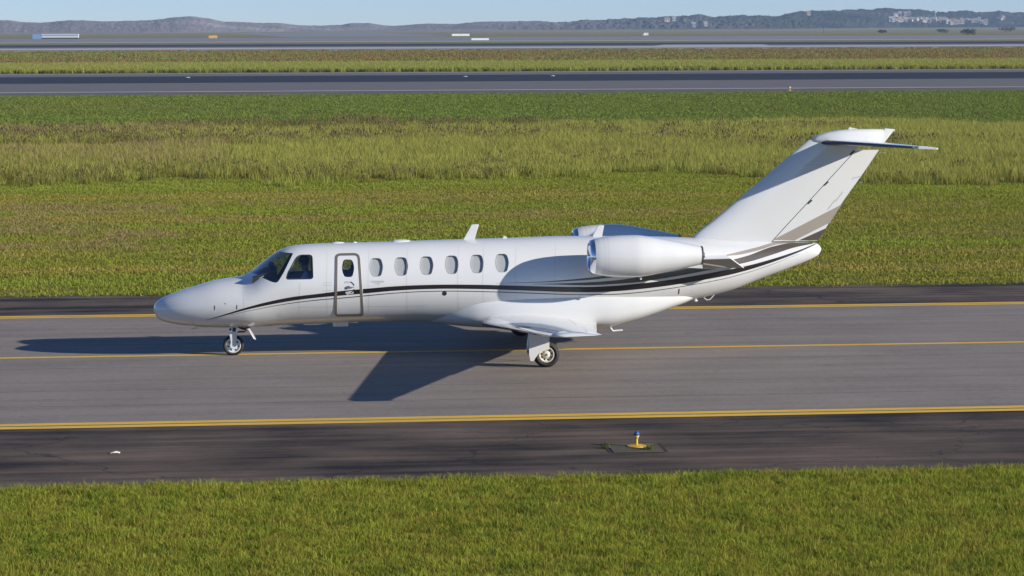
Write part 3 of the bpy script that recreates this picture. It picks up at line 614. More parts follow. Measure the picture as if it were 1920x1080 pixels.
# belly fairing
FS = [(780, 600, .20), (800, 602.5, .34), (830, 606, .52), (860, 608.8, .65), (895, 611, .745), (950, 613, .795), (1010, 614.5, .82), (1080, 614, .83), (1125, 612, .82), (1177, 601, .755), (1215, 589.5, .67), (1250, 577, .57), (1278, 567.5, .46), (1295, 561, .34)]
fx = np.array([ony(p[0], p[1]) for p in FS]); xx = np.linspace(fx[0, 0], fx[-1, 0], 70)
zb_ = pchip(fx[:, 0], fx[:, 2], xx); wf = pchip(fx[:, 0], [p[2] for p in FS], xx); rows = []
ztop = [float(ony(950, 536)[2])] * 70
for x, zb, wd, zt in zip(xx, zb_, wf, ztop):
    zc, h = (zb + zt) / 2, (zt - zb) / 2; r = []
    for k in range(56):
        t = 2 * math.pi * k / 56; c_, s_ = math.cos(t), math.sin(t); e = 2 / 2.9
        r.append((x, -wd * math.copysign(abs(s_) ** e, s_), zc + h * math.copysign(abs(c_) ** e, c_)))
    rows.append(r)
MB().grid(rows, True, 0, False, True, True).build('belly_fairing', white, jet, 45)

# wings
def foil(c, t, camber=.02, n=22):
    """closed loop of (along, up): upper side from the trailing edge forward, then the lower side back"""
    xs = (1 - np.cos(np.linspace(0, math.pi, n))) / 2
    yt = 5 * t * (.2969 * np.sqrt(xs) - .126 * xs - .3516 * xs ** 2 + .2843 * xs ** 3 - .1036 * xs ** 4); yc = camber * 4 * xs * (1 - xs)
    up = [(x * c, (a + b) * c) for x, a, b in zip(xs, yt, yc)][::-1]; lo = [(x * c, (b - a) * c) for x, a, b in zip(xs, yt, yc)][1:]
    return up + lo
WR = dict(x=4.93, z=.655, c=2.36); WTp = dict(x=5.56, z=1.315, c=.76)
def wing_sec(t, c0=0.0, c1=1.0):
    """t along the span from fuselage side (0) to tip (1)"""
    y = .55 + (8.02 - .55) * t
    xl = WR['x'] + (WTp['x'] - WR['x']) * t ; c = WR['c'] + (WTp['c'] - WR['c']) * t
    z = WR['z'] + (WTp['z'] - WR['z']) * t; tw_ = math.radians(2.2 - 3.2 * t); th = .115 - .01 * t
    return y, xl, c, z, tw_, th
for sd in (-1, 1):
    wm = MB(); rows = []
    for t in np.linspace(0, 1, 30):
        y, xl, c, z, tw_, th = wing_sec(t)
        rows.append([(xl + a * math.cos(tw_) + b * math.sin(tw_), sd * y, z + b * math.cos(tw_) - a * math.sin(tw_) * .6) for a, b in foil(c, th)])
    # rounded tip
    y, xl, c, z, tw_, th = wing_sec(1)
    for dy, k in ((.05, .93), (.09, .78), (.115, .5), (.12, .2)):
        rows.append([(xl + .03 + (1 - k) * .22 + a * (.62 + .38 * k) + b * math.sin(tw_), sd * (y + dy), z + b * k - a * math.sin(tw_) * .6) for a, b in foil(c, th)])
    wm.grid(rows, True, 0, sd < 0, True, True); wing = wm.build('wing', white, jet, 35)
    # polished leading edge, a thin skin over the nose of the wing
    le = MB(); rows = []
    for t in np.linspace(.035, .985, 26):
        y, xl, c, z, tw_, th = wing_sec(t); f_ = foil(c, th); n = len(f_)//2; f_ = [p for p in f_ if p[0] < .095 * c]
        rows.append([(xl + a * math.cos(tw_) - .004 * (1 - a / (.095 * c)), sd * y, z + b * 1.02 + (.0035 if b > 0 else -.0035) - a * math.sin(tw_) * .6) for a, b in f_])
    le.grid(rows, False, 0, sd < 0); le.build('leading_edge', chrome, wing, 40)
    # flap with its gap, aileron
    def surf(name, t0, t1, c0, drop):
        mb = MB(); rows = []
        for t in np.linspace(t0, t1, 8):
            y, xl, c, z, tw_, th = wing_sec(t); pts = foil(c, th); pts = [(a, b) for a, b in pts if a > c0 * c]
            zz = [(xl + a * math.cos(tw_), sd * y, z + (b + (.006 if b > np.mean([q[1] for q in pts]) else -.006)) - a * math.sin(tw_) * .6 - drop * (a - c0 * c)) for a, b in pts]
            rows.append(zz)
        mb.grid(rows, True, 0, sd < 0, True, True); return mb.build(name, white, wing, 35)
    surf('flap', .06, .55, .74, .02); surf('aileron', .58, .93, .76, 0.0)
    # tip light, flap track fairings, fuel vent
    y, xl, c, z, tw_, th = wing_sec(.985); nl = MB()
    prof = [(0.001, -.12), (.022, -.09), (.034, -.03), (.034, .03), (.02, .10), (.001, .13)]
    nl.lathe(prof, (xl + .18, sd * (y + .04), z + .045), 'x', 14); nl.build('navigation_light', lens_c if sd < 0 else lens_c, wing, 50)
    for t in (.30, .48):
        y, xl, c, z, tw_, th = wing_sec(t); ft = MB(); ft.lathe([(.001, -.36), (.035, -.25), (.045, -.05), (.03, .10), (.001, .16)], (xl + c * .80, sd * y, z - .055), 'x', 12); ft.build('flap_track_fairing', white, wing, 50)
    # root fillet plates seen on the forward root
    for k in (0, 1):
        rp = MB(); a = ony(903 + 2 * k, 601 - 3.5 * k, -.86); b = ony(919, 597 - 3 * k, -.86)
        rp.tube([(a[0], sd * .86, a[2]), ((a[0] + b[0]) / 2, sd * .87, (a[2] + b[2]) / 2 + .006), (b[0], sd * .865, b[2])], .008, 6); rp.build('fairing_seal', seam, wing, 40)

# engines
EZ = float(ony(1190, 480.3, -1.36)[2]); EY = 1.36
def ex(px): return float(ony(px, 480, -EY)[0])
sc_ = 1 / (FOC / 49.0)
NAC = [(1113.5, 33.2), (1120, 35), (1130, 36.6), (1145, 38.3), (1165, 39.4), (1190, 39.8), (1212, 37.6), (1235, 33.4), (1262, 28.3), (1290, 22.3), (1314, 17.4)]
for sd in (-1, 1):
    nx_ = [ex(p[0]) for p in NAC]; nr = [p[1] * sc_ for p in NAC]
    xs_ = np.linspace(nx_[0], nx_[-1], 40); rs_ = pchip(nx_, nr, xs_)
    eng = MB(); o_ = (0, sd * EY, EZ)
    eng.lathe(list(zip(rs_, xs_)), o_, 'x', 56)
    for px_ in (1130, 1137):                                # two rows of fasteners round the cowl
        x_ = ex(px_); r_ = float(pchip(nx_, nr, x_)) + .0015
        for k in range(60):
            a = 2 * math.pi * (k + (.5 if px_ > 1135 else 0)) / 60; c_ = np.array([x_, o_[1] + r_ * math.cos(a), o_[2] + r_ * math.sin(a)]); t = np.array([0, -math.sin(a), math.cos(a)]) * .005; u_ = np.array([.005, 0, 0])
            eng.add([c_ - t - u_, c_ + t - u_, c_ + t + u_, c_ - t + u_], [(0, 1, 2, 3)], 1)
    e = eng.build('engine', [white, seam], jet, 40)
    lp = MB(); xf = nx_[0]; r0 = nr[0]
    prof = [(r0, xf), (r0 - .012, xf - .045), (r0 - .032, xf - .085), (r0 - .055, xf - .10), (r0 - .075, xf - .088), (r0 - .09, xf - .05), (r0 - .094, xf + .02), (r0 - .075, xf + .2), (r0 - .07, xf + .42)]
    lp.lathe(prof[:7], o_, 'x', 56); lp.build('intake_lip', chrome, e, 60)
    du = MB(); du.lathe(prof[6:], o_, 'x', 48); du.build('intake_duct', metal, e, 60)
    fn = MB(); R_ = r0 - .072; xf2 = xf + .42
    fn.lathe([(.001, xf2 - .12), (.03, xf2 - .1), (.07, xf2 - .03), (.085, xf2 + .02)], o_, 'x', 20)
    for k in range(20):
        a0 = 2 * math.pi * k / 20; pts = []
        for r_, tw_ in ((.08, .5), (.16, .8), (R_ - .004, 1.05)):
            for s_ in (-1, 1):
                da = s_ * .045 / r_ * (1.2 if r_ > .1 else .9); pts.append((xf2 + .03 + s_ * .025 * math.sin(tw_), o_[1] + r_ * math.cos(a0 + da), o_[2] + r_ * math.sin(a0 + da)))
        fn.add(pts, [(0, 1, 3, 2), (2, 3, 5, 4)])
    fn.lathe([(R_ + .001, xf2 + .08), (.001, xf2 + .09)], o_, 'x', 32); fn.build('fan', darkmetal, e, 40)
    ez = MB(); xe = nx_[-1]; re = nr[-1]
    ez.lathe([(re + .004, xe - .005), (re + .002, xe + .03), (re - .012, xe + .032), (re - .02, xe - .25)], o_, 'x', 40); ez.build('exhaust_nozzle', steel, e, 40)
    co = MB(); co.lathe([(.10, xe - .25), (.085, xe), (.06, xe + .06), (.05, xe + .075), (.001, xe + .08)], o_, 'x', 20); co.lathe([(re - .02, xe - .25), (.1, xe - .25)], o_, 'x', 20); co.build('exhaust_cone', darkmetal, e, 40)
    dmst = MB(); x_ = ex(1200); zz = EZ - float(pchip(nx_, nr, x_))
    dmst.prism([(x_ - .03, zz + .03), (x_ + .04, zz + .03), (x_ + .035, zz - .055), (x_ + .005, zz - .055)], sd * EY - .015, sd * EY + .015); dmst.build('drain_mast', white, e)
    # pylon: a stub wing between fuselage and cowl that runs out behind it
    pz = [ony(p[0], p[1], -1.12) for p in [(1135, 484), (1175, 477), (1240, 479), (1317, 485.5), (1371, 483.7), (1396, 502.5), (1318, 503.5), (1240, 500), (1170, 500), (1140, 494)]]
    py_ = MB(); n = len(pz); rows = []
    for y_, k in ((.35, 1.12), (.8, 1.04), (1.10, 1.0), (1.135, .97)):
        c_ = np.mean(np.array(pz), 0); rows.append([(c_[0] + (p[0] - c_[0]) * (1 if k > 1 else k), sd * y_, c_[2] + (p[2] - c_[2]) * k) for p in pz])
    py_.grid(rows, True, 0, sd < 0, True, True)
    out_ = [ony(p[0], p[1], -1.137) for p in [(1316, 486.6), (1370, 485), (1393.5, 502.2), (1318, 502.8)]]
    py_.add([(p[0], sd * 1.138, p[2]) for p in out_], [(0, 1, 2, 3)], 1)
    ln = [ony(p[0], p[1], -1.14) for p in [(1318, 493), (1350, 498), (1366, 501.6), (1356, 501.6), (1318, 495.6)]]
    py_.add([(p[0], sd * 1.1395, p[2]) for p in ln], [(0, 1, 2, 3, 4)], 2)
    py_.build('engine_pylon', [white, taupe, tan], jet, 25)

# fin, rudder
FL = [(1285, 470), (1299, 445), (1340, 410.5), (1383, 374.5), (1442.6, 324), (1490, 283.5), (1519, 259)]
FT = [(1527, 459), (1532, 452), (1581, 377), (1616, 328), (1650, 278), (1663, 259)]
FH = [(1440, 458), (1446, 451), (1518, 373), (1561, 326.5), (1604, 280), (1623, 259)]
def curve(pts): a = np.array([ony(*p) for p in pts]); return a[:, 2], a[:, 0]
flz, flx = curve(FL); ftz, ftx = curve(FT); fhz, fhx = curve(FH)
def fin_thick(c, t=.105): return 5 * t * (.2969 * np.sqrt(c) - .126 * c - .3516 * c ** 2 + .2843 * c ** 3 - .1030 * c ** 4)
def fin_rows(z0, z1, n, lo, hi, gap):
    rows = []
    for z in np.linspace(z0, z1, n):
        xl, xt, xh = [float(pchip(a, b, z)) for a, b in ((flz, flx), (ftz, ftx), (fhz, fhx))]; c = xt - xl
        a = xl if lo == 'L' else xh + gap; b = xt if hi == 'T' else xh
        u = (1 - np.cos(np.linspace(0, math.pi, 22))) / 2 if lo == 'L' else np.linspace(0, 1, 14)
        if lo == 'L': u = np.concatenate([np.linspace(0, .3, 14) ** 2 / .3, np.linspace(.3, 1, 10)[1:]])
        xs = a + (b - a) * u; hw = np.array([fin_thick(min(1, max(0, (x - xl) / c))) * c * .92 for x in xs])
        rows.append([(x, -h, z) for x, h in zip(xs, hw)] + [(x, h, z) for x, h in list(zip(xs, hw))[::-1]])
    return rows
fin_z = [float(ony(1400, 470)[2]), float(ony(1580, 262)[2])]
rud_z = [float(ony(1490, 451.5)[2]), float(ony(1630, 281)[2])]
fin = MB().grid(fin_rows(fin_z[0], fin_z[1], 30, 'L', 'H', 0), True, 0, True, True, True); fin.build('vertical_fin', white, jet, 40)
rd = MB().grid(fin_rows(rud_z[0], rud_z[1], 26, 'H', 'T', .022), True, 0, True, True, True)
def fin_decal(mb, pts, mi, off=.003, sides=(-1, 1), n=6):
    """four corners (pixels) laid on the fin or rudder skin"""
    A = [np.array(p, float) for p in pts]; rows = []
    for i in np.linspace(0, 1, n):
        r = []
        for j in np.linspace(0, 1, n):
            q = (A[0] * (1 - j) + A[1] * j) * (1 - i) + (A[3] * (1 - j) + A[2] * j) * i; y = -.05
            for _ in range(6):
                p = ony(q[0], q[1], y); xl, xt = float(pchip(flz, flx, p[2])), float(pchip(ftz, ftx, p[2])); c = xt - xl
                y = -(float(fin_thick(min(1, max(0, (p[0] - xl) / c)))) * c * .92 + off)
            r.append((p[0], y, p[2]))
        rows.append(r)
    for sd in sides: mb.grid([[(p[0], -p[1] * sd, p[2]) if sd > 0 else p for p in r] for r in rows], False, mi, sd > 0)
fin_decal(rd, [(1450, 449.5), (1578, 383.5), (1556, 417.5), (1490, 450.8)], 1)
fin_decal(rd, [(1498, 450.6), (1549.5, 427.5), (1534.5, 450.2), (1520, 450.6)], 2)
for a, b, c_, d_ in ((1600, 333, 1615, 330.5), (1600, 333, 1597.5, 336.5), (1580, 359, 1567, 377), (1566, 374, 1552, 392)): fin_decal(rd, [(a, b), (c_, d_), (c_ + .5, d_ + .9), (a + .5, b + .9)], 3, n=2)
for a, b, c_, d_ in ((1532, 418.5, 1558, 416.5), (1532, 418.5, 1546, 404.5)): fin_decal(rd, [(a, b), (c_, d_), (c_ + .5, d_ + .9), (a + .5, b + .9)], 3, n=2)
for cx, cy in ((1549, 344), (1518.5, 378.5), (1597.5, 286)): fin_decal(rd, [(cx + 3, cy - 4.2), (cx + 5.2, cy - 2.6), (cx - 2.6, cy + 4.6), (cx - 4.8, cy + 2.8)], 4, .006, n=2)
rudder = rd.build('rudder', [white, tan, taupe, seam, darkmetal], jet, 40, fix=False)
sm = MB(); pz = ony(1519, 309, -.11); sm.lathe([(.001, -.12), (.014, -.05), (.014, .06), (.001, .12)], (pz[0], -.13, pz[2]), 'x', 8); sm.build('fin_sensor', white, jet, 40)
tf = MB(); TFS = [(1519.5, 263, 264.2, .012), (1525, 258, 266.5, .07), (1535, 252.8, 269, .105), (1552, 247.5, 271.5, .14), (1578, 243.4, 273, .16), (1605, 241.8, 274, .15), (1630, 241.6, 274.6, .12), (1648, 241.9, 276.5, .085), (1655, 242, 271, .065), (1665, 242.2, 259, .05), (1674.5, 242.6, 246.2, .03)]
rows = []
ta = [(float(ony(a, b)[0]), float(ony(a, b)[2]), float(ony(a, c_)[2]), wd) for a, b, c_, wd in TFS]; xs_ = np.linspace(ta[0][0], ta[-1][0], 40)
for x in xs_:
    zt, zb, wd = [float(pchip([q[0] for q in ta], [q[k] for q in ta], x)) for k in (1, 2, 3)]; zc, h = (zt + zb) / 2, (zt - zb) / 2
    rows.append([(x, -wd * math.copysign(abs(math.sin(t)) ** .85, math.sin(t)), zc + h * math.copysign(abs(math.cos(t)) ** .85, math.cos(t))) for t in np.linspace(0, 2 * math.pi, 29)[:-1]])
tf.grid(rows, True, 0, False, True, True); tf.build('tail_bullet_fairing', white, jet, 40)
tl = MB(); p1 = ony(1658, 244.5); p2 = ony(1677, 244.5); tl.tube([p1, p2], [.045, .028], 10); tl.build('tail_light', white, jet, 40)
for a_, b_ in (((1649, 286), (1661, 287)), ((1609, 341), (1618, 343))):
    wk = MB(); wk.tube([ony(*a_), ony(*b_)], .006, 6); wk.build('static_wick', seam, jet)
tb = MB(); p = [ony(*q) for q in ((1590, 243), (1592.5, 238.2), (1612, 242.6))]; tb.prism([(q[0], q[2]) for q in p], -.012, .012); tb.build('tail_antenna', white, jet)

# tailplane
sl0 = ony(1541, 266.6, -.12); st0x = 13.22; slt = ony(1711, 276.5, -3.1); stt = 13.52
for sd in (-1, 1):
    hb = MB(); bo = MB(); el = MB(); rows, rb, re_ = [], [], []
    for t in np.linspace(0, 1, 14):
        y = .08 + (3.1 - .08) * t; xl = sl0[0] + (slt[0] - sl0[0]) * t; xt = st0x + (stt - st0x) * t; c = xt - xl; z = 4.192 + (slt[2] - 4.192) * t
        f_ = foil(c, .10, 0); rows.append([(xl + a, sd * y, z + b) for a, b in f_ if a <= .70 * c])
        rb.append([(xl + a - .004, sd * y, z + b * 1.03 + (.003 if b > 0 else -.003)) for a, b in f_ if a < .13 * c])
        e_ = [(a, b) for a, b in f_ if a > .72 * c]; re_.append([(xl + a, sd * y, z + b - .04 * (a - .72 * c)) for a, b in e_])
    hb.grid(rows, True, 0, sd < 0, True, True); hs = hb.build('horizontal_stabilizer', white, jet, 40)
    bo.grid(rb, False, 0, sd < 0); bo.build('deicing_boot', boot, hs, 60)
    el.grid(re_, True, 0, sd < 0, True, True); el.build('elevator', white, hs, 40)
    # horn balance at the tip
    hn = MB(); pts = [(slt[0] + .06, 3.10), (slt[0] + .10, 3.17), (stt + .0, 3.20), (stt + .05, 3.12), (stt, 3.08)]
    zz = slt[2]; up = [(a, sd * b, zz + .035 - .09 * (a - slt[0])) for a, b in pts]; lo = [(a, sd * b, zz - .02 - .04 * (a - slt[0])) for a, b in pts]
    hn.add(up + lo, [(0, 1, 2, 3, 4), (9, 8, 7, 6, 5)] + [(i, 5 + i, 5 + (i + 1) % 5, (i + 1) % 5) for i in range(5)]); hn.build('elevator_horn', white, hs, 20)

# aerials and small fittings on the skin
def blade(name, cs, th=.02, y=0, m=white):
    p = [ony(c_[0], c_[1], y) for c_ in cs]; b = MB(); b.prism([(q[0], q[2]) for q in p], y - th, y + th); me = bevel_mesh(b.mesh(), .006, 1); return link(name, me, m, jet, 40)
blade('blade_antenna', [(868, 450), (884.5, 420.5), (897.5, 420.5), (889.5, 450)], .018)
blade('blade_antenna', [(1109, 446), (1121, 422.8), (1132.3, 422.8), (1128, 446)], .018)
def pod(name, cx, cy, lx, hz, wy, m=white):
    p = ony(cx, cy); b = MB(); rows = []
    for t in np.linspace(0, math.pi, 11):
        r = max(.001, math.sin(t)) ** .6; rows.append([(p[0] - lx * math.cos(t), wy * r * math.sin(a), p[2] - .03 + (hz + .03) * r * max(0, math.cos(a)) - .02 * (math.cos(a) < 0)) for a in np.linspace(-1.9, 1.9, 13)])
    b.grid(rows, True, 0, False, True, True); return b.build(name, m, jet, 50)
pod('antenna_dome', 634, 456.2, .145, .035, .07); pod('antenna_dome', 665, 455.6, .055, .03, .05); pod('antenna_dome', 752, 452.8, .21, .045, .12)
blade('temperature_probe', [(942, 447), (944.5, 441.6), (950, 444.5), (950.5, 447)], .015)
blade('belly_antenna', [(529, 606), (531, 613.5), (535.5, 615), (537, 606)], .012)
blade('belly_antenna', [(623, 603), (624.5, 611.8), (653, 611.3), (653.5, 602)], .05)
blade('belly_antenna', [(562, 605), (572, 609.5), (595, 609), (615, 605.8), (616, 603)], .03)
pt = MB(); a = ony(363, 605, -.28); b_ = ony(363, 609.5, -.33); pt.tube([a, b_, b_ + np.array([-.11, 0, -.008])], [.016, .013, .008], 8); pt.build('pitot_probe', chrome, jet, 40)
pt = MB(); a = ony(368.5, 611, -.05); b_ = ony(369, 615.5, -.05); pt.tube([a, b_, b_ + np.array([-.11, 0, -.008])], [.016, .013, .008], 8); pt.build('pitot_probe', chrome, jet, 40)
hk = MB(); hk.tube([ony(1141, 610.5, -.35), ony(1149, 621, -.35), ony(1167.5, 619, -.35)], [.028, .026, .02], 8); hk.build('belly_antenna', white, jet, 50)
hk = MB(); hk.tube([ony(1318, 557, -.05), ony(1325, 562.5, -.05), ony(1331, 561.5, -.05), ony(1340, 551.5, -.05)], .012, 8); hk.build('tail_loop_antenna', white, jet, 50)
pod_ = MB(); p = ony(1304, 563.5, -.1); pod_.lathe([(.001, -.05), (.03, -.02), (.03, .02), (.001, .05)], p, 'x', 10); pod_.build('belly_beacon', white, jet, 50)
blade('tail_skid_fin', [(1105, 612), (1113, 622), (1129, 628), (1111, 629)], .01, -2.2, gear_grey)

# nose gear
def wheel(parent, c, R, W, rr, rim_m, hub=True, holes=0, sd=-1):
    t = MB(); prof = [(rr, -W * .42), (rr + .01, -W * .5), (rr + (R - rr) * .45, -W * .56), (R - .022, -W * .46), (R - .004, -W * .26), (R, 0), (R - .004, W * .26), (R - .022, W * .46), (rr + (R - rr) * .45, W * .56), (rr + .01, W * .5), (rr, W * .42)]
    t.lathe(prof, c, 'y', 48); t.build('tyre', rubber, parent, 40)
    r = MB(); r.lathe([(rr + .002, W * .46), (rr + .002, -W * .46), (rr - .014, -W * .48), (rr - .022, -W * .30), (rr * .55, -W * .22), (rr * .42, -W * .42), (.03, -W * .50), (.001, -W * .50)], c, 'y', 40)
    r.lathe([(rr + .002, W * .46), (rr - .014, W * .48), (rr - .022, W * .30), (rr * .5, W * .25), (.001, W * .4)], c, 'y', 40); 
    h = MB()
    for k in range(holes):
        a = 2 * math.pi * k / holes; rh = rr * .70; q = (c[0] + rh * math.sin(a), c[1] + sd * (W * .262), c[2] + rh * math.cos(a)); r.lathe([(.001, -.004), (rr * .12, -.004), (rr * .12, .006), (.001, .006)], q, 'y', 10, 1)
    r.build('rim', [rim_m, darkmetal], parent, 35)
    h.lathe([(.001, -.006), (.017, -.006), (.017, .006), (.001, .006)], (c[0], c[1] - W * .51, c[2]), 'y', 12); h.build('hub_cap', darkmetal, parent, 40)
ng = empty('nose_gear'); ng.parent = jet
nc = (0.0, 0.0, .212); wheel(ng, nc, .213, .12, .15, simple('bright_wheel_metal', (.80, .80, .78), .3, .35), holes=7)
st = MB(); zt = .76; st.tube([(.01, 0, .40), (.03, 0, .66)], .038, 14); st.tube([(.02, 0, .56), (.035, 0, zt)], .055, 14); st.build('strut', darkmetal, ng, 40)
fk = MB()
for s_ in (-1, 1):
    fk.grid([[(-.075 , s_ * .075, .455), (.085, s_ * .075, .455), (.085, s_ * .098, .455), (-.075, s_ * .098, .455)], [(-.055, s_ * .078, .34), (.06, s_ * .078, .34), (.06, s_ * .10, .34), (-.055, s_ * .10, .34)], [(-.045, s_ * .078, .2), (.045, s_ * .078, .2), (.045, s_ * .097, .2), (-.045, s_ * .097, .2)]], True, 0, False, True, True)
    fk.lathe([(.001, -.012), (.065, -.012), (.065, .012), (.001, .012)], (0, s_ * .088, .212), 'y', 20)
fk.box((.005, 0, .47), (.16, .2, .05)); fk.build('fork', white, ng, 35)
lk = MB(); lk.tube([(.06, .02, .475), (.22, .02, .475), (.265, .02, .50), (.13, .02, .60)], .016, 8); lk.tube([(.05, 0, .60), (.20, 0, .53), (.42, 0, .62)], .02, 8); lk.tube([(-.05, -.05, .55), (-.06, -.07, .52)], .022, 8); lk.build('drag_brace', darkmetal, ng, 40)
gd = MB(); a, b_ = ony(465, 615, -.25), ony(477, 637, -.30)
gd.add([(a[0], -.24, a[2]), (a[0] + .30, -.235, a[2] + .03), (b_[0] + .03, -.30, b_[2] - .01), (b_[0] - .005, -.30, b_[2]), (a[0], -.225, a[2]), (a[0] + .30, -.22, a[2] + .03), (b_[0] + .03, -.285, b_[2] - .01), (b_[0] - .005, -.285, b_[2])][:0] or [(a[0] - .01, -.25, a[2]), (a[0] + .03, -.25, a[2]), (b_[0] + .03, -.31, b_[2]), (b_[0] - .015, -.31, b_[2] + .02), (a[0] - .01, -.05, a[2]), (a[0] + .03, -.05, a[2]), (b_[0] + .03, -.12, b_[2]), (b_[0] - .015, -.12, b_[2] + .02)], [(0, 1, 2, 3), (7, 6, 5, 4), (0, 4, 5, 1), (1, 5, 6, 2), (2, 6, 7, 3), (3, 7, 4, 0)])
gd.build('gear_door', white, ng, 30)
for cx, cy in ((440, 609.5), (473, 608)):
    gl = MB(); p = ony(cx, cy, -.2); gl.add([(p[0] - .07, -.24, p[2] - .02), (p[0] + .06, -.24, p[2] + .02), (p[0] + .06, -.15, p[2] - .06), (p[0] - .07, -.15, p[2] - .06)], [(0, 1, 2, 3)]); gl.build('taxi_light', simple('pale_lens', (.75, .72, .66), .2), ng, fix=False)

# main gear
for sd in (-1, 1):
    mg = empty('main_gear'); mg.parent = jet
    c = ony(1024, 665, -2.47); R = .256; wc_ = (c[0], sd * 2.47, R); wheel(mg, wc_, R, .17, .15, rimcream, holes=9)
    dp = [ony(*p, -2.60) for p in ((991.5, 627), (1030, 630), (1030, 654.5), (1012, 660), (1003.5, 671.5), (1000.5, 677), (994.5, 676.5), (992, 664))]
    d = MB(); poly = [(p[0], p[2]) for p in dp]; d.prism(poly, -2.615, -2.60) if sd < 0 else d.prism(poly, 2.60, 2.615); d.build('gear_door', white, mg)
    sp = MB(); t_ = ony(992, 630, -2.47); m_ = ony(987.5, 659, -2.47)
    sp.tube([(t_[0] + .08, sd * 2.40, .93), (m_[0] + .05, sd * 2.42, m_[2] + .02)], .062, 14); sp.tube([(m_[0] + .05, sd * 2.42, m_[2] + .02), (wc_[0], sd * 2.42, R)], .045, 12); sp.tube([(m_[0] + .30, sd * 2.40, .80), (wc_[0] - .06, sd * 2.42, R + .03)], .035, 10)
    sp.tube([(wc_[0], sd * 2.40, R), (wc_[0], sd * 2.5, R)], .03, 10); sp.build('strut', metal, mg, 40)
    pv = MB(); pv.lathe([(.001, -.012), (.034, -.012), (.034, .012), (.001, .012)], (m_[0] + .045, sd * 2.50, m_[2]), 'y', 14); pv.build('pivot', darkmetal, mg, 40)
    hs0 = MB(); hs0.tube([(t_[0] + .02, sd * 2.46, .85), (m_[0] - .02, sd * 2.50, m_[2] + .18), (m_[0] + .02, sd * 2.52, m_[2] - .05), (wc_[0] - .1, sd * 2.46, R + .06)], .009, 6); hs0.build('brake_hose', darkmetal, mg, 40)
    bk = MB(); bk.lathe([(.05, 0), (.125, 0), (.125, .05), (.05, .05)], (wc_[0], sd * 2.40 if sd < 0 else 2.35, R), 'y', 24); bk.build('brake', darkmetal, mg, 40)
    gw = MB(); gw.box((wc_[0] - .1, sd * 1.6, .72), (.9, 1.2, .02)); gw.build('wheel_well', darkmetal, mg)

# cockpit: panel, seats
ip = MB(); gp = [ony(p[0], p[1], 0) for p in ((474, 514), (500, 506), (519, 503), (521, 540), (474, 540))]
ip.prism([(p[0], p[2]) for p in gp], -.58, .58); ip.build('instrument_panel', dark_cloth, jet, 30)
cp = MB(); p = ony(508, 496, -.1); cp.lathe([(.001, -.06), (.05, -.05), (.06, .0), (.05, .05), (.001, .06)], p, 'z', 12); cp.tube([p, ony(510, 506, -.1)], .02, 8); cp.build('standby_compass', dark_cloth, jet, 40)
fl = MB(); fl.box((4.6, 0, .97), (7.6, 1.0, .03)); fl.build('cabin_floor', interior, jet)
bh = MB(); x_ = float(ony(612, 520)[0]); bh.grid([[(x_, .95 * float(fus(x_)[2]) * math.sin(t) * k, (float(fus(x_)[0]) + float(fus(x_)[1])) / 2 + .95 * .8 * math.cos(t) * k) for t in np.linspace(0, 6.283, 33)[:-1]] for k in (.02, 1)], True); bh.build('bulkhead', interior, jet, fix=False)
PX = float(ony(577, 520, -.4)[0])
for s_ in (-1, 1):
    st = empty('pilot_seat', (PX, s_ * .36, 0)); st.parent = jet
    b = MB(); b.box((-.12, 0, 1.18), (.46, .44, .12)); link('seat_cushion', bevel_mesh(b.mesh(), .04), dark_cloth, st, 40)
    b = MB(); b.box((.16, 0, 1.52), (.11, .42, .66)); link('seat_back', bevel_mesh(b.mesh(), .04), dark_cloth, st, 40)
    b = MB(); b.box((-.10, 0, 1.0), (.3, .3, .26)); link('seat_base', b.mesh(), darkmetal, st)

# ------------------------------------------------------------------ the pilot in the left seat
def skin_body(name, verts, edges, radii, m, parent=None, sub=2, loc=(0, 0, 0)):
    me = bpy.data.meshes.new(name); me.from_pydata(verts, edges, []); o = bpy.data.objects.new('tmp', me); C.objects.link(o)
    s = o.modifiers.new('s', 'SKIN'); o.modifiers.new('u', 'SUBSURF').levels = sub
    for i, r in enumerate(radii):
        r = r if isinstance(r, tuple) else (r, r); me.skin_vertices[0].data[i].radius = r
    me.skin_vertices[0].data[0].use_root = True
    dg = bpy.context.evaluated_depsgraph_get(); dg.update(); out = bpy.data.meshes.new_from_object(o.evaluated_get(dg)); bpy.data.objects.remove(o)
    out.materials.clear(); return link(name, out, m, parent, 180, loc)
sz = 1.20                                            # top of the cushion at the hips
hv = [(0, 0, .02), (.02, 0, .22), (.0, 0, .40), (-.02, 0, .50), (-.03, 0, .585), (-.045, 0, .66), (-.045, 0, .745),
      (-.0, -.19, .46), (-.12, -.22, .24), (-.33, -.16, .20), (-.40, -.15, .21),
      (-.0, .19, .46), (-.12, .22, .24), (-.33, .16, .20), (-.40, .15, .21),
      (-.16, -.09, .02), (-.42, -.10, .05), (-.52, -.10, -.28), (-.16, .09, .02), (-.42, .10, .05), (-.52, .10, -.28)]
he = [(0, 1), (1, 2), (2, 3), (3, 4), (4, 5), (5, 6), (2, 7), (7, 8), (8, 9), (9, 10), (2, 11), (11, 12), (12, 13), (13, 14), (0, 15), (15, 16), (16, 17), (0, 18), (18, 19), (19, 20)]
hr = [.14, .14, .145, .065, .06, .09, .075, .062, .05, .036, .038, .062, .05, .036, .038, .085, .07, .05, .085, .07, .05]
pilot = skin_body('person', hv, he, hr, skin, None, 2, (PX - .02, -.36, sz)); tag(pilot, 'pilot in pale shirt and dark cap seated behind the cockpit side window', 'person')
pb = MB(); b = None
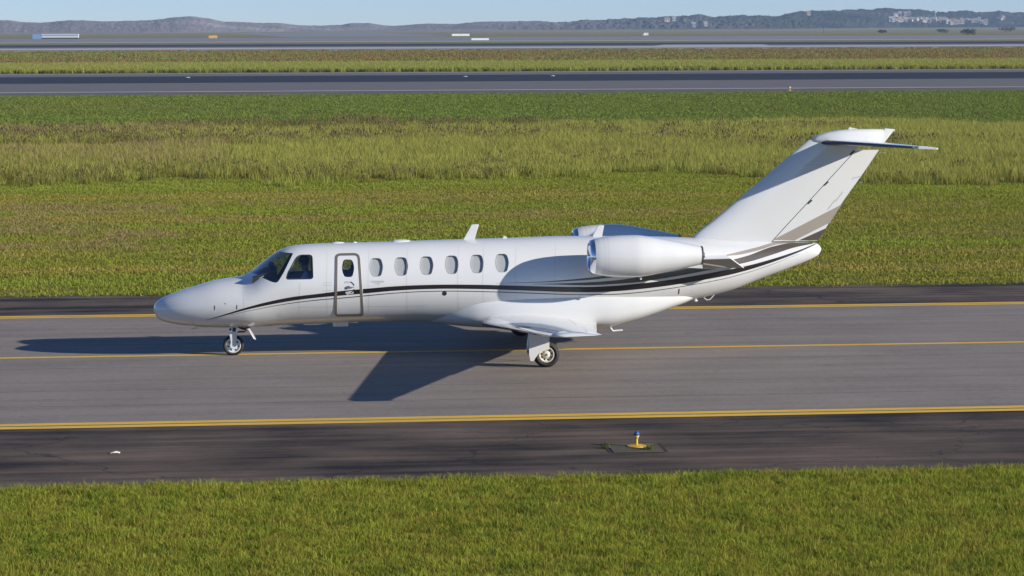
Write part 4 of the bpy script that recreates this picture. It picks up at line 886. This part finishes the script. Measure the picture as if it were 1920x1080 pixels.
# face, ears
fc = MB(); fc.lathe([(.001, -.016), (.012, -.01), (.008, .014), (.001, .02)], (-.145, 0, .69), 'x', 8)
for s_ in (-1, 1): fc.lathe([(.001, -.01), (.03, -.006), (.03, .006), (.001, .01)], (-.04, s_ * .082, .70), 'y', 10)
fm_ = fc.mesh(); jm = join(pilot.data, fm_, 0); jm.materials.append(skin); pilot.data = jm; jm.polygons.foreach_set('use_smooth', [True] * len(jm.polygons))
sv = [hv[i] for i in (0, 1, 2, 7, 8, 9, 11, 12, 13)] ; se = [(0, 1), (1, 2), (2, 3), (3, 4), (4, 5), (2, 6), (6, 7), (7, 8)]
skin_body('shirt', sv, se, [.15, .152, .158, .075, .062, .048, .075, .062, .048], shirt, pilot)
cpb = MB(); cpb.lathe([(.112, .705), (.114, .75), (.10, .80), (.06, .835), (.001, .845)], (-.045, 0, 0), 'z', 20); cpb.grid([[(-.14, -.07, .735), (-.15, 0, .74), (-.14, .07, .735)], [(-.21, -.05, .72), (-.225, 0, .722), (-.21, .05, .72)]]); cpb.build('cap', dark_cloth, pilot, 40)
hs_ = MB()
for s_ in (-1, 1): hs_.lathe([(.001, -.022), (.045, -.02), (.045, .02), (.001, .022)], (-.045, s_ * .105, .69), 'y', 14)
hs_.tube([(-.045, .12 * math.sin(a), .70 + .16 * math.cos(a)) for a in np.linspace(-1.5, 1.5, 13)], .012, 6); hs_.tube([(-.06, -.12, .67), (-.13, -.10, .63), (-.16, -.03, .625)], .007, 6); hs_.build('headset', dark_cloth, pilot, 40)

# ------------------------------------------------------------------ taxiway edge light on its slab, litter, weeds
yel = simple('yellow_painted_metal', (.62, .38, .03), .5, var=.15, scale=40); blue_l = simple('blue_lens', (.03, .09, .22), .12, 0, .4); whitep = simple('white_plastic', (.75, .74, .7), .4)
slab_m = pavement('light_base_concrete', (.085, .072, .050), .5, .9, .9, big=1.0)
cs = [onz(*p) for p in ((1134.5, 832.6), (1230.7, 831.6), (1246, 848), (1149.5, 849.3))]
slab = MB(); top = [(p[0], p[1], .016) for p in cs]; botm = [(p[0], p[1], .0) for p in cs]; slab.add(top + botm, [(0, 1, 2, 3)] + [(i, (i + 1) % 4, 4 + (i + 1) % 4, 4 + i) for i in range(4)])
so = link('light_base_slab', bevel_mesh(slab.mesh(), .01, 1), slab_m); tag(so, 'square concrete slab under the blue topped taxiway light', 'slab')
jn = MB()
for a, b in ((0, 1), (1, 2), (2, 3), (3, 0)):
    A, B = np.array(cs[a]), np.array(cs[b]); t = (B - A) / np.linalg.norm(B - A); nrm = np.array([t[1], -t[0], 0])
    cen = np.mean(np.array(cs), 0)
    if np.dot(nrm, cen - A) > 0: nrm = -nrm
    jn.add([(*(A)[:2], .0085), (*(B)[:2], .0085), (*(B + nrm * .06)[:2], .0085), (*(A + nrm * .06)[:2], .0085)], [(0, 1, 2, 3)])
jn.build('joint', simple('dirt_filled_joint', (.018, .014, .012), .95), so, fix=False)
lp_ = onz(1193.5, 838.5)
tlg = empty('taxiway_light', (lp_[0], lp_[1], .016)); tag(tlg, 'yellow taxiway edge light with a blue lens on a concrete slab', 'airfield light')
b = MB(); b.lathe([(.15, 0), (.15, .012), (.11, .02), (.03, .024), (.03, .02)], (0, 0, 0), 'z', 28, 0, True); b.build('base_plate', yel, tlg, 40)
b = MB(); b.lathe([(.022, .02), (.022, .12), (.028, .125), (.036, .15), (.036, .16), (.001, .16)], (0, 0, 0), 'z', 18); b.build('stem', yel, tlg, 40)
b = MB(); b.lathe([(.038, .158), (.044, .165), (.044, .172), (.001, .172)], (0, 0, 0), 'z', 18); b.build('collar', whitep, tlg, 40)
b = MB(); b.lathe([(.045, .172), (.050, .182), (.050, .2), (.042, .205), (.036, .225), (.022, .24), (.001, .244)], (0, 0, 0), 'z', 24); b.build('lens', blue_l, tlg, 40)
def weed(loc, n, h, label, seed):
    t = tuft('weed', n, .07, h * .4, h, .012, grassmat('weed_leaves', [(.3, (.09, .11, .02)), (.7, (.14, .18, .03))], (2, 2, 1), .3, .35, (.2, .22, .06)), .9, seed); C.objects.link(t); t.location = loc; tag(t, label, 'weed')
    return t
p = onz(1217.5, 844.5); weed((p[0], p[1], .016), 46, .12, 'small green weed growing from the concrete slab right of the taxiway light', 91)
p = onz(1136, 841); weed((p[0], p[1], .006), 34, .09, 'small weed in the joint at the left edge of the concrete slab', 92)
sp_ = onz(216, 851); lit = MB(); rr = np.random.default_rng(5); rows = []
for i in range(7):
    rows.append([((i - 3) * .026 + rr.normal() * .004, (j - 2) * .018 + rr.normal() * .003, .03 * (1 - abs(i - 3.6) / 4.2) * (1 - abs(j - 2) / 3) + .004 * rr.normal() + .012) for j in range(5)])
lt = lit.grid(rows).build('paper_scrap', simple('white_paper', (.72, .69, .60), .8), None, 60, (sp_[0], sp_[1], .006)); tag(lt, 'crumpled white scrap lying on the dark near shoulder', 'litter')
sm_ = lt.modifiers.new('thick', 'SOLIDIFY'); sm_.thickness = .004

# ------------------------------------------------------------------ runway lights, sign boards and sheds far off
def rlight(px, py, h, label):
    p = onz(px, py); r = empty('runway_light', (p[0], p[1], .004)); tag(r, label, 'airfield light', 'yellow runway edge lights')
    b = MB(); b.lathe([(.16, 0), (.16, .03), (.05, .05)], (0, 0, 0), 'z', 16, 0, True); b.lathe([(.06, .05), (.06, h * .6), (.11, h * .68), (.11, h * .8)], (0, 0, 0), 'z', 16); b.build('stem', yel, r, 40)
    b = MB(); b.lathe([(.10, h * .8), (.11, h * .85), (.09, h * .96), (.001, h)], (0, 0, 0), 'z', 16); b.build('lens', whitep, r, 40)
rlight(1480.5, 170.5, .42, 'yellow runway edge light on the near side of the runway'); rlight(1275, 131.5, .55, 'yellow runway edge light on the far side of the runway beside the bright grass strip')
for px_, py_, lb in ((872, 143.6, 'middle of the three inset runway lights'), (1036, 142.4, 'right hand of the three inset runway lights'), (352, 145.6, 'left hand of the three inset runway lights')):
    p = onz(px_, py_); b = MB(); b.lathe([(.30, 0), (.28, .03), (.14, .05), (.001, .055)], (0, 0, 0), 'z', 16); o = b.build('inset_light', whitep, None, 40, (p[0], p[1], .013)); tag(o, lb, 'airfield light', 'inset runway lights')
def board(name, pxl, pxr, pyb, pyt, m, label, cat, posts=3, split=1):
    a, b_ = onz(pxl, pyb), onz(pxr, pyb); y = (a[1] + b_[1]) / 2; A, B, T = ony(pxl, pyb, y), ony(pxr, pyb, y), ony(pxl, pyt, y); wd = B[0] - A[0]; h = T[2] - A[2]
    r = empty(name, ((A[0] + B[0]) / 2, y, 0)); tag(r, label, cat)
    for k in range(split):
        q = MB(); w1 = wd / split - .12; cx = -wd / 2 + (k + .5) * wd / split; q.box((cx, 0, .2 + (h - .2) / 2), (w1, .25, h - .2)); link('panel', bevel_mesh(q.mesh(), .03, 1), m, r)
    for k in range(posts): q = MB(); q.box((-wd * .4 + k * wd * .8 / max(1, posts - 1), 0, .1), (.12, .12, .2)); q.build('leg', metal, r)
    return r
wsign = simple('white_sign_panel', (.80, .80, .79), .5); ysign = simple('yellow_sign_panel', (.66, .40, .05), .5)
board('sign_board', 391, 407.5, 72.3, 66.6, ysign, 'yellow airfield sign board beyond the far runway', 'sign')
board('sign_board', 847, 880.5, 68.2, 63.4, wsign, 'long white sign board in two panels, farther of the white pair', 'sign', 4, 2)
board('sign_board', 883.5, 917, 76.2, 71.7, wsign, 'long white sign board on the grey strip, nearer of the white pair', 'sign', 4, 1)
p = onz(1211, 66.3); sh = empty('equipment_shelter', (p[0], p[1], 0)); tag(sh, 'small white equipment shelter standing in the far green strip', 'shelter')
b = MB(); b.box((0, 0, .8), (2.6, 2.2, 1.6)); b.build('wall', wsign, sh); b = MB(); b.add([(-1.45, -1.25, 1.6), (1.45, -1.25, 1.6), (1.45, 1.25, 1.6), (-1.45, 1.25, 1.6), (-1.45, 0, 1.95), (1.45, 0, 1.95)], [(0, 1, 5, 4), (3, 4, 5, 2), (0, 4, 3), (1, 2, 5), (0, 3, 2, 1)]); b.build('roof', metal, sh); b = MB(); b.box((-1.6, -.6, .5), (.6, .8, 1.0)); b.build('cabinet', gear_grey, sh)
b = MB(); b.box((.5, -1.12, .65), (.8, .05, 1.2)); b.build('door', gear_grey, sh)
# low shed far left
p = onz(108, 72.8); hg = empty('long_shed', (p[0], p[1], 0)); tag(hg, 'long low white shed with a blue end far off at the left', 'shed')
b = MB(); pale_clad = simple('pale_cladding', (.50, .53, .56), .6); b.box((1.5, 0, 1.25), (18.5, 7, 1.3)); b.build('wall', pale_clad, hg); b = MB(); b.box((1.5, 0, .3), (18.3, 6.8, .6)); b.build('plinth', darkmetal, hg)
b = MB(); b.add([(-8, -3.8, 1.9), (11, -3.8, 1.9), (11, 3.8, 1.9), (-8, 3.8, 1.9), (-8, 0, 2.6), (11, 0, 2.6)], [(0, 1, 5, 4), (3, 4, 5, 2), (0, 4, 3), (1, 2, 5), (0, 3, 2, 1)]); b.build('roof', pale_clad, hg)
b = MB(); b.box((-10.2, 0, 1.2), (4.6, 7.4, 2.4)); b.build('end_block', simple('blue_cladding', (.16, .28, .46), .5), hg)

# ------------------------------------------------------------------ hills, town, bushes
RIDGE = [(-260, 36), (-120, 33), (0, 38), (15, 38), (45, 42), (80, 42), (140, 38), (200, 39.5), (260, 39), (300, 36), (350, 31), (390, 34), (420, 40), (470, 42), (500, 43.5), (520, 43), (560, 47), (600, 48), (640, 46.5), (660, 43), (690, 43), (710, 46), (740, 48.5), (770, 46.5), (800, 44.5), (850, 45), (880, 42), (920, 40.5), (960, 40), (1000, 39), (1040, 41), (1080, 40), (1090, 38), (1150, 37), (1200, 34), (1240, 32), (1290, 28.5), (1310, 28), (1330, 32), (1360, 30), (1390, 28), (1430, 29.5), (1450, 30), (1480, 25), (1500, 22), (1560, 19), (1620, 18), (1660, 16.5), (1720, 17), (1740, 20), (1760, 22), (1800, 21), (1850, 23), (1880, 21), (1920, 24), (2050, 20), (2200, 28)]
BASE = [(-260, 63.5), (0, 62.5), (280, 61.5), (500, 59.5), (640, 58), (820, 57.5), (1000, 56.5), (1200, 55.5), (1400, 54.5), (1640, 52.5), (1920, 51), (2200, 50)]
def hill_point(px, v, nzz=0.0):
    """v 0 at the foot, 1 on the ridge, up to 2 behind it"""
    fx_, fy = [a for a, _ in BASE], [b for _, b in BASE]; rx, ry = [a for a, _ in RIDGE], [b for _, b in RIDGE]
    foot = onz(px, float(pchip(fx_, fy, px))); D = np.linalg.norm(foot[:2] - CAM[:2]); d = ray(px, 60); d = d[:2] / np.linalg.norm(d[:2])
    depth = 420.0; Dr = D + depth; pr = ray(px, float(pchip(rx, ry, px))); zr = CAM[2] + pr[2] / np.linalg.norm(pr[:2]) * Dr
    if v <= 1: D_ = D + depth * v; z = zr * (v ** .8)
    else: D_ = Dr + 500 * (v - 1); z = zr * (1 - (v - 1) ** 1.6)
    p = CAM[:2] + d * D_; return np.array([p[0], p[1], z + nzz])
def hill_mat():
    m, N, L, B = mat('hill_woodland_hazed_left'); pos = N.new('ShaderNodeNewGeometry').outputs['Position']
    a = noise(N, L, pos, (.004, .006, .03), 6, .65); b = noise(N, L, pos, (.10, .05, .3), 5, .7)
    sx = N.new('ShaderNodeSeparateXYZ'); L.new(pos, sx.inputs[0])
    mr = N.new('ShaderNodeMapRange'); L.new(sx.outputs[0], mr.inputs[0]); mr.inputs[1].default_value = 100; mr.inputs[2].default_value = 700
    left = ramp(N, [(.3, (.15, .135, .14)), (.5, (.22, .20, .205)), (.66, (.33, .30, .29))]); right = ramp(N, [(.38, (.012, .018, .016)), (.50, (.030, .038, .030)), (.58, (.06, .06, .045)), (.68, (.15, .125, .09))])  # left ramp is paler and greyer: distance haze put into the colour
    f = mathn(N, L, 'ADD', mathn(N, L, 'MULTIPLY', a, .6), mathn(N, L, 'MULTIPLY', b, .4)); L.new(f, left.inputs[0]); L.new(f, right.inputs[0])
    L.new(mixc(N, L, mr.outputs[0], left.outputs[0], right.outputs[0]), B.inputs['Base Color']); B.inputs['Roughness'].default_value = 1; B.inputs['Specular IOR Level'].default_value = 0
    return m
hl = MB(); pxs = np.linspace(-250, 2180, 1500); rh = np.random.default_rng(11)
vs_ = np.concatenate([np.linspace(0, 1, 34), [1.05, 1.12, 1.25, 1.5, 2.0]])
def vnoise(nx, ny):                                     # smooth value noise over (column, slope)
    g_ = rh.normal(size=(ny, nx)); xi = np.linspace(0, nx - 1, len(pxs)); a = np.array([np.interp(xi, np.arange(nx), r) for r in g_])
    yi = np.linspace(0, ny - 1, len(vs_)); return np.array([np.interp(yi, np.arange(ny), a[:, k]) for k in range(len(pxs))]).T
hn = .9 * vnoise(120, 5) + .7 * vnoise(420, 14) + .45 * vnoise(1500, len(vs_))
rows = [[hill_point(x, v, n_ * (1.0 if v > .04 else 0) * (.26 if x < 900 else .26 + .69 * min(1, (x - 900) / 300))) for x, n_ in zip(pxs, nr_)] for v, nr_ in zip(vs_, hn)]
hills = hl.grid(rows).build('hills', hill_mat(), None, 60); tag(hills, kind='structure')
def on_hill(px, py):
    best = min(np.linspace(.02, 1, 120), key=lambda v: abs(project(hill_point(px, v))[1] - py)); return hill_point(px, best)
def project(p):
    v = np.asarray(p) - CAM; z = v @ CF; return 960 + FOC * (v @ CR) / z, 540 - FOC * (v @ CU) / z
walls = [simple('cream_render', (.36, .32, .26), .8), simple('white_render', (.42, .40, .36), .8), simple('grey_render', (.24, .23, .22), .8)]
roofs = [simple('terracotta_roof', (.30, .16, .11), .9), simple('grey_roof', (.25, .25, .26), .9)]; pane = simple('dark_window_pane', (.04, .05, .06), .2)
def house_proto(wm, rm, wd, h, dp):
    r = empty('hill_house'); b = MB(); b.box((0, 0, h / 2 - .5), (wd, dp, h + 1)); b.build('wall', wm, r)
    o = .5; b = MB(); b.add([(-wd / 2 - o, -dp / 2 - o, h), (wd / 2 + o, -dp / 2 - o, h), (wd / 2 + o, dp / 2 + o, h), (-wd / 2 - o, dp / 2 + o, h), (-wd / 2 - o, 0, h + 2.2), (wd / 2 + o, 0, h + 2.2)], [(0, 1, 5, 4), (3, 4, 5, 2), (0, 4, 3), (1, 2, 5), (0, 3, 2, 1)]); b.build('roof', rm, r)
    for k in range(2):
        b = MB(); b.box((-wd * .25 + k * wd * .5, -dp / 2 - .03, h * .55), (1.3, .1, 1.5)); b.build('window', pane, r)
    return r
protos = [house_proto(walls[0], roofs[0], 5.5, 3.2, 6), house_proto(walls[1], roofs[1], 4.5, 4.6, 6), house_proto(walls[1], roofs[0], 7, 3, 6), house_proto(walls[2], roofs[1], 5, 3.6, 5)]
used = set()
def place_house(k, px, py, label, group, rz):
    src = protos[k]; p = on_hill(px, py)
    if k not in used: used.add(k); o = src
    else:
        o = src.copy(); C.objects.link(o)
        for ch in src.children: c2 = ch.copy(); C.objects.link(c2); c2.parent = o
    o.location = p; o.rotation_euler = (0, 0, rz); tag(o, label, 'house', group)
hr_ = np.random.default_rng(21); hx = []
for i in range(38): hx.append((1667 + i * 3.0 + hr_.uniform(-1.5, 1.5), hr_.uniform(37.5, 41.5) + i * .06))
for i in range(24): hx.append((1764 + i * 3.7 + hr_.uniform(-1.5, 1.5), hr_.uniform(40, 46)))
for x, y in ((1678, 30.5), (1686, 28.5), (1697, 30), (1704, 29), (1874, 38), (1880, 36)): hx.append((x, y))
names = ['small cream house with a terracotta roof in the town on the dark hillside', 'tall white house with a grey roof in the town on the dark hillside', 'long white house with a terracotta roof in the town on the dark hillside', 'grey house with a grey roof in the town on the dark hillside']
for x, y in hx:
    k = int(hr_.integers(0, 4)); place_house(k, x, y, names[k], 'houses of the hillside town', hr_.uniform(-.6, .4))
for x, y, k, lb in ((1250, 40, 2, 'left house of the pale pair high on the middle hill'), (1263, 40.5, 1, 'right house of the pale pair high on the middle hill'), (1300, 50, 3, 'grey house low on the middle hill, left one of two'), (1322, 50, 1, 'white house low on the middle hill, right one of two'), (1515, 28, 0, 'lone cream house high on the wooded slope left of the town')):
    place_house(k, x, y, lb, 'houses on the middle hill' if x < 1400 else None, .1)
p = on_hill(1752, 31); wt = empty('water_tower', tuple(p)); tag(wt, 'pale round water tower above the hillside town', 'water tower')
b = MB(); b.lathe([(1.6, -1), (1.3, 4), (1.6, 5)], (0, 0, 0), 'z', 16); b.build('shaft', walls[2], wt, 40); b = MB(); b.lathe([(1.6, 5), (3.0, 6), (3.2, 8), (2.8, 9), (.01, 9.6)], (0, 0, 0), 'z', 20); b.build('tank', walls[0], wt, 40)
def bush(loc, rx, rz, seed, label):
    r = np.random.default_rng(seed); t = empty('bush', loc); tag(t, label, 'bush', 'dark bushes on the far grassland')
    lm = bpy.data.materials.get('bush_leaves') or simple('bush_leaves', (.035, .045, .018), .9, var=.4, scale=1.5); b = MB()
    cl = [(r.uniform(-.75, .75) * rx, r.uniform(-.6, .6) * rx * .7, r.uniform(.25, .75) * rz) for _ in range(12)]
    for c_ in cl:
        for _ in range(60):
            d = r.normal(size=3); d /= np.linalg.norm(d); q = np.array(c_) + d * np.array([rx * .33, rx * .3, rz * .3]) * r.uniform(.6, 1.05); q[2] = max(.1, q[2]); u_ = r.normal(size=3) * .22; v_ = r.normal(size=3) * .22
            b.add([q - u_, q + v_, q + u_], [(0, 1, 2)])
    b.build('crown', lm, t, fix=False); s = MB()
    for k in range(4): s.tube([(0, 0, -.1), (cl[k][0], cl[k][1], cl[k][2])], [.12, .05], 6)
    s.build('trunk', simple('bark', (.06, .045, .035), .9), t)
for x, y, a, h, sd, lb in ((1654, 62, 3.2, 2.2, 1, 'small dark bush left of the wider one on the far grassland'), (1768, 61.5, 5.5, 3.0, 2, 'wide dark bush in the middle of the far grassland'), (1886, 59.5, 7, 4, 3, 'tall dark bush farthest right on the far grassland'), (1815, 66, 4.5, 3.5, 4, 'olive bush nearest the far taxiway at the right')):
    p = onz(x, y); bush((p[0], p[1], 0), a, h, sd, lb)
p = onz(1544, 61.5); b = MB(); b.tube([(0, 0, 0), (0, 0, 4.2)], [.16, .1], 8); b.box((0, 0, 4.3), (.7, .5, .3)); o = b.build('lamp_post', darkmetal, None, 40, (p[0], p[1], 0)); tag(o, 'thin dark post standing on the far grassland', 'post')

# ------------------------------------------------------------------ haze
hz = MB(); hz.box((1500, 3000, 44.5), (13000, 6600, 91)); ho = hz.mesh('haze'); hm = bpy.data.materials.new('haze_air'); hm.use_nodes = True; N, L = hm.node_tree.nodes, hm.node_tree.links
N.remove(N['Principled BSDF']); pv = N.new('ShaderNodeVolumePrincipled'); pv.inputs['Color'].default_value = (.52, .72, 1, 1); pv.inputs['Density'].default_value = .00010; pv.inputs['Anisotropy'].default_value = .0
L.new(pv.outputs[0], N['Material Output'].inputs['Volume']); hob = link('haze', ho, hm); tag(hob, kind='stuff')
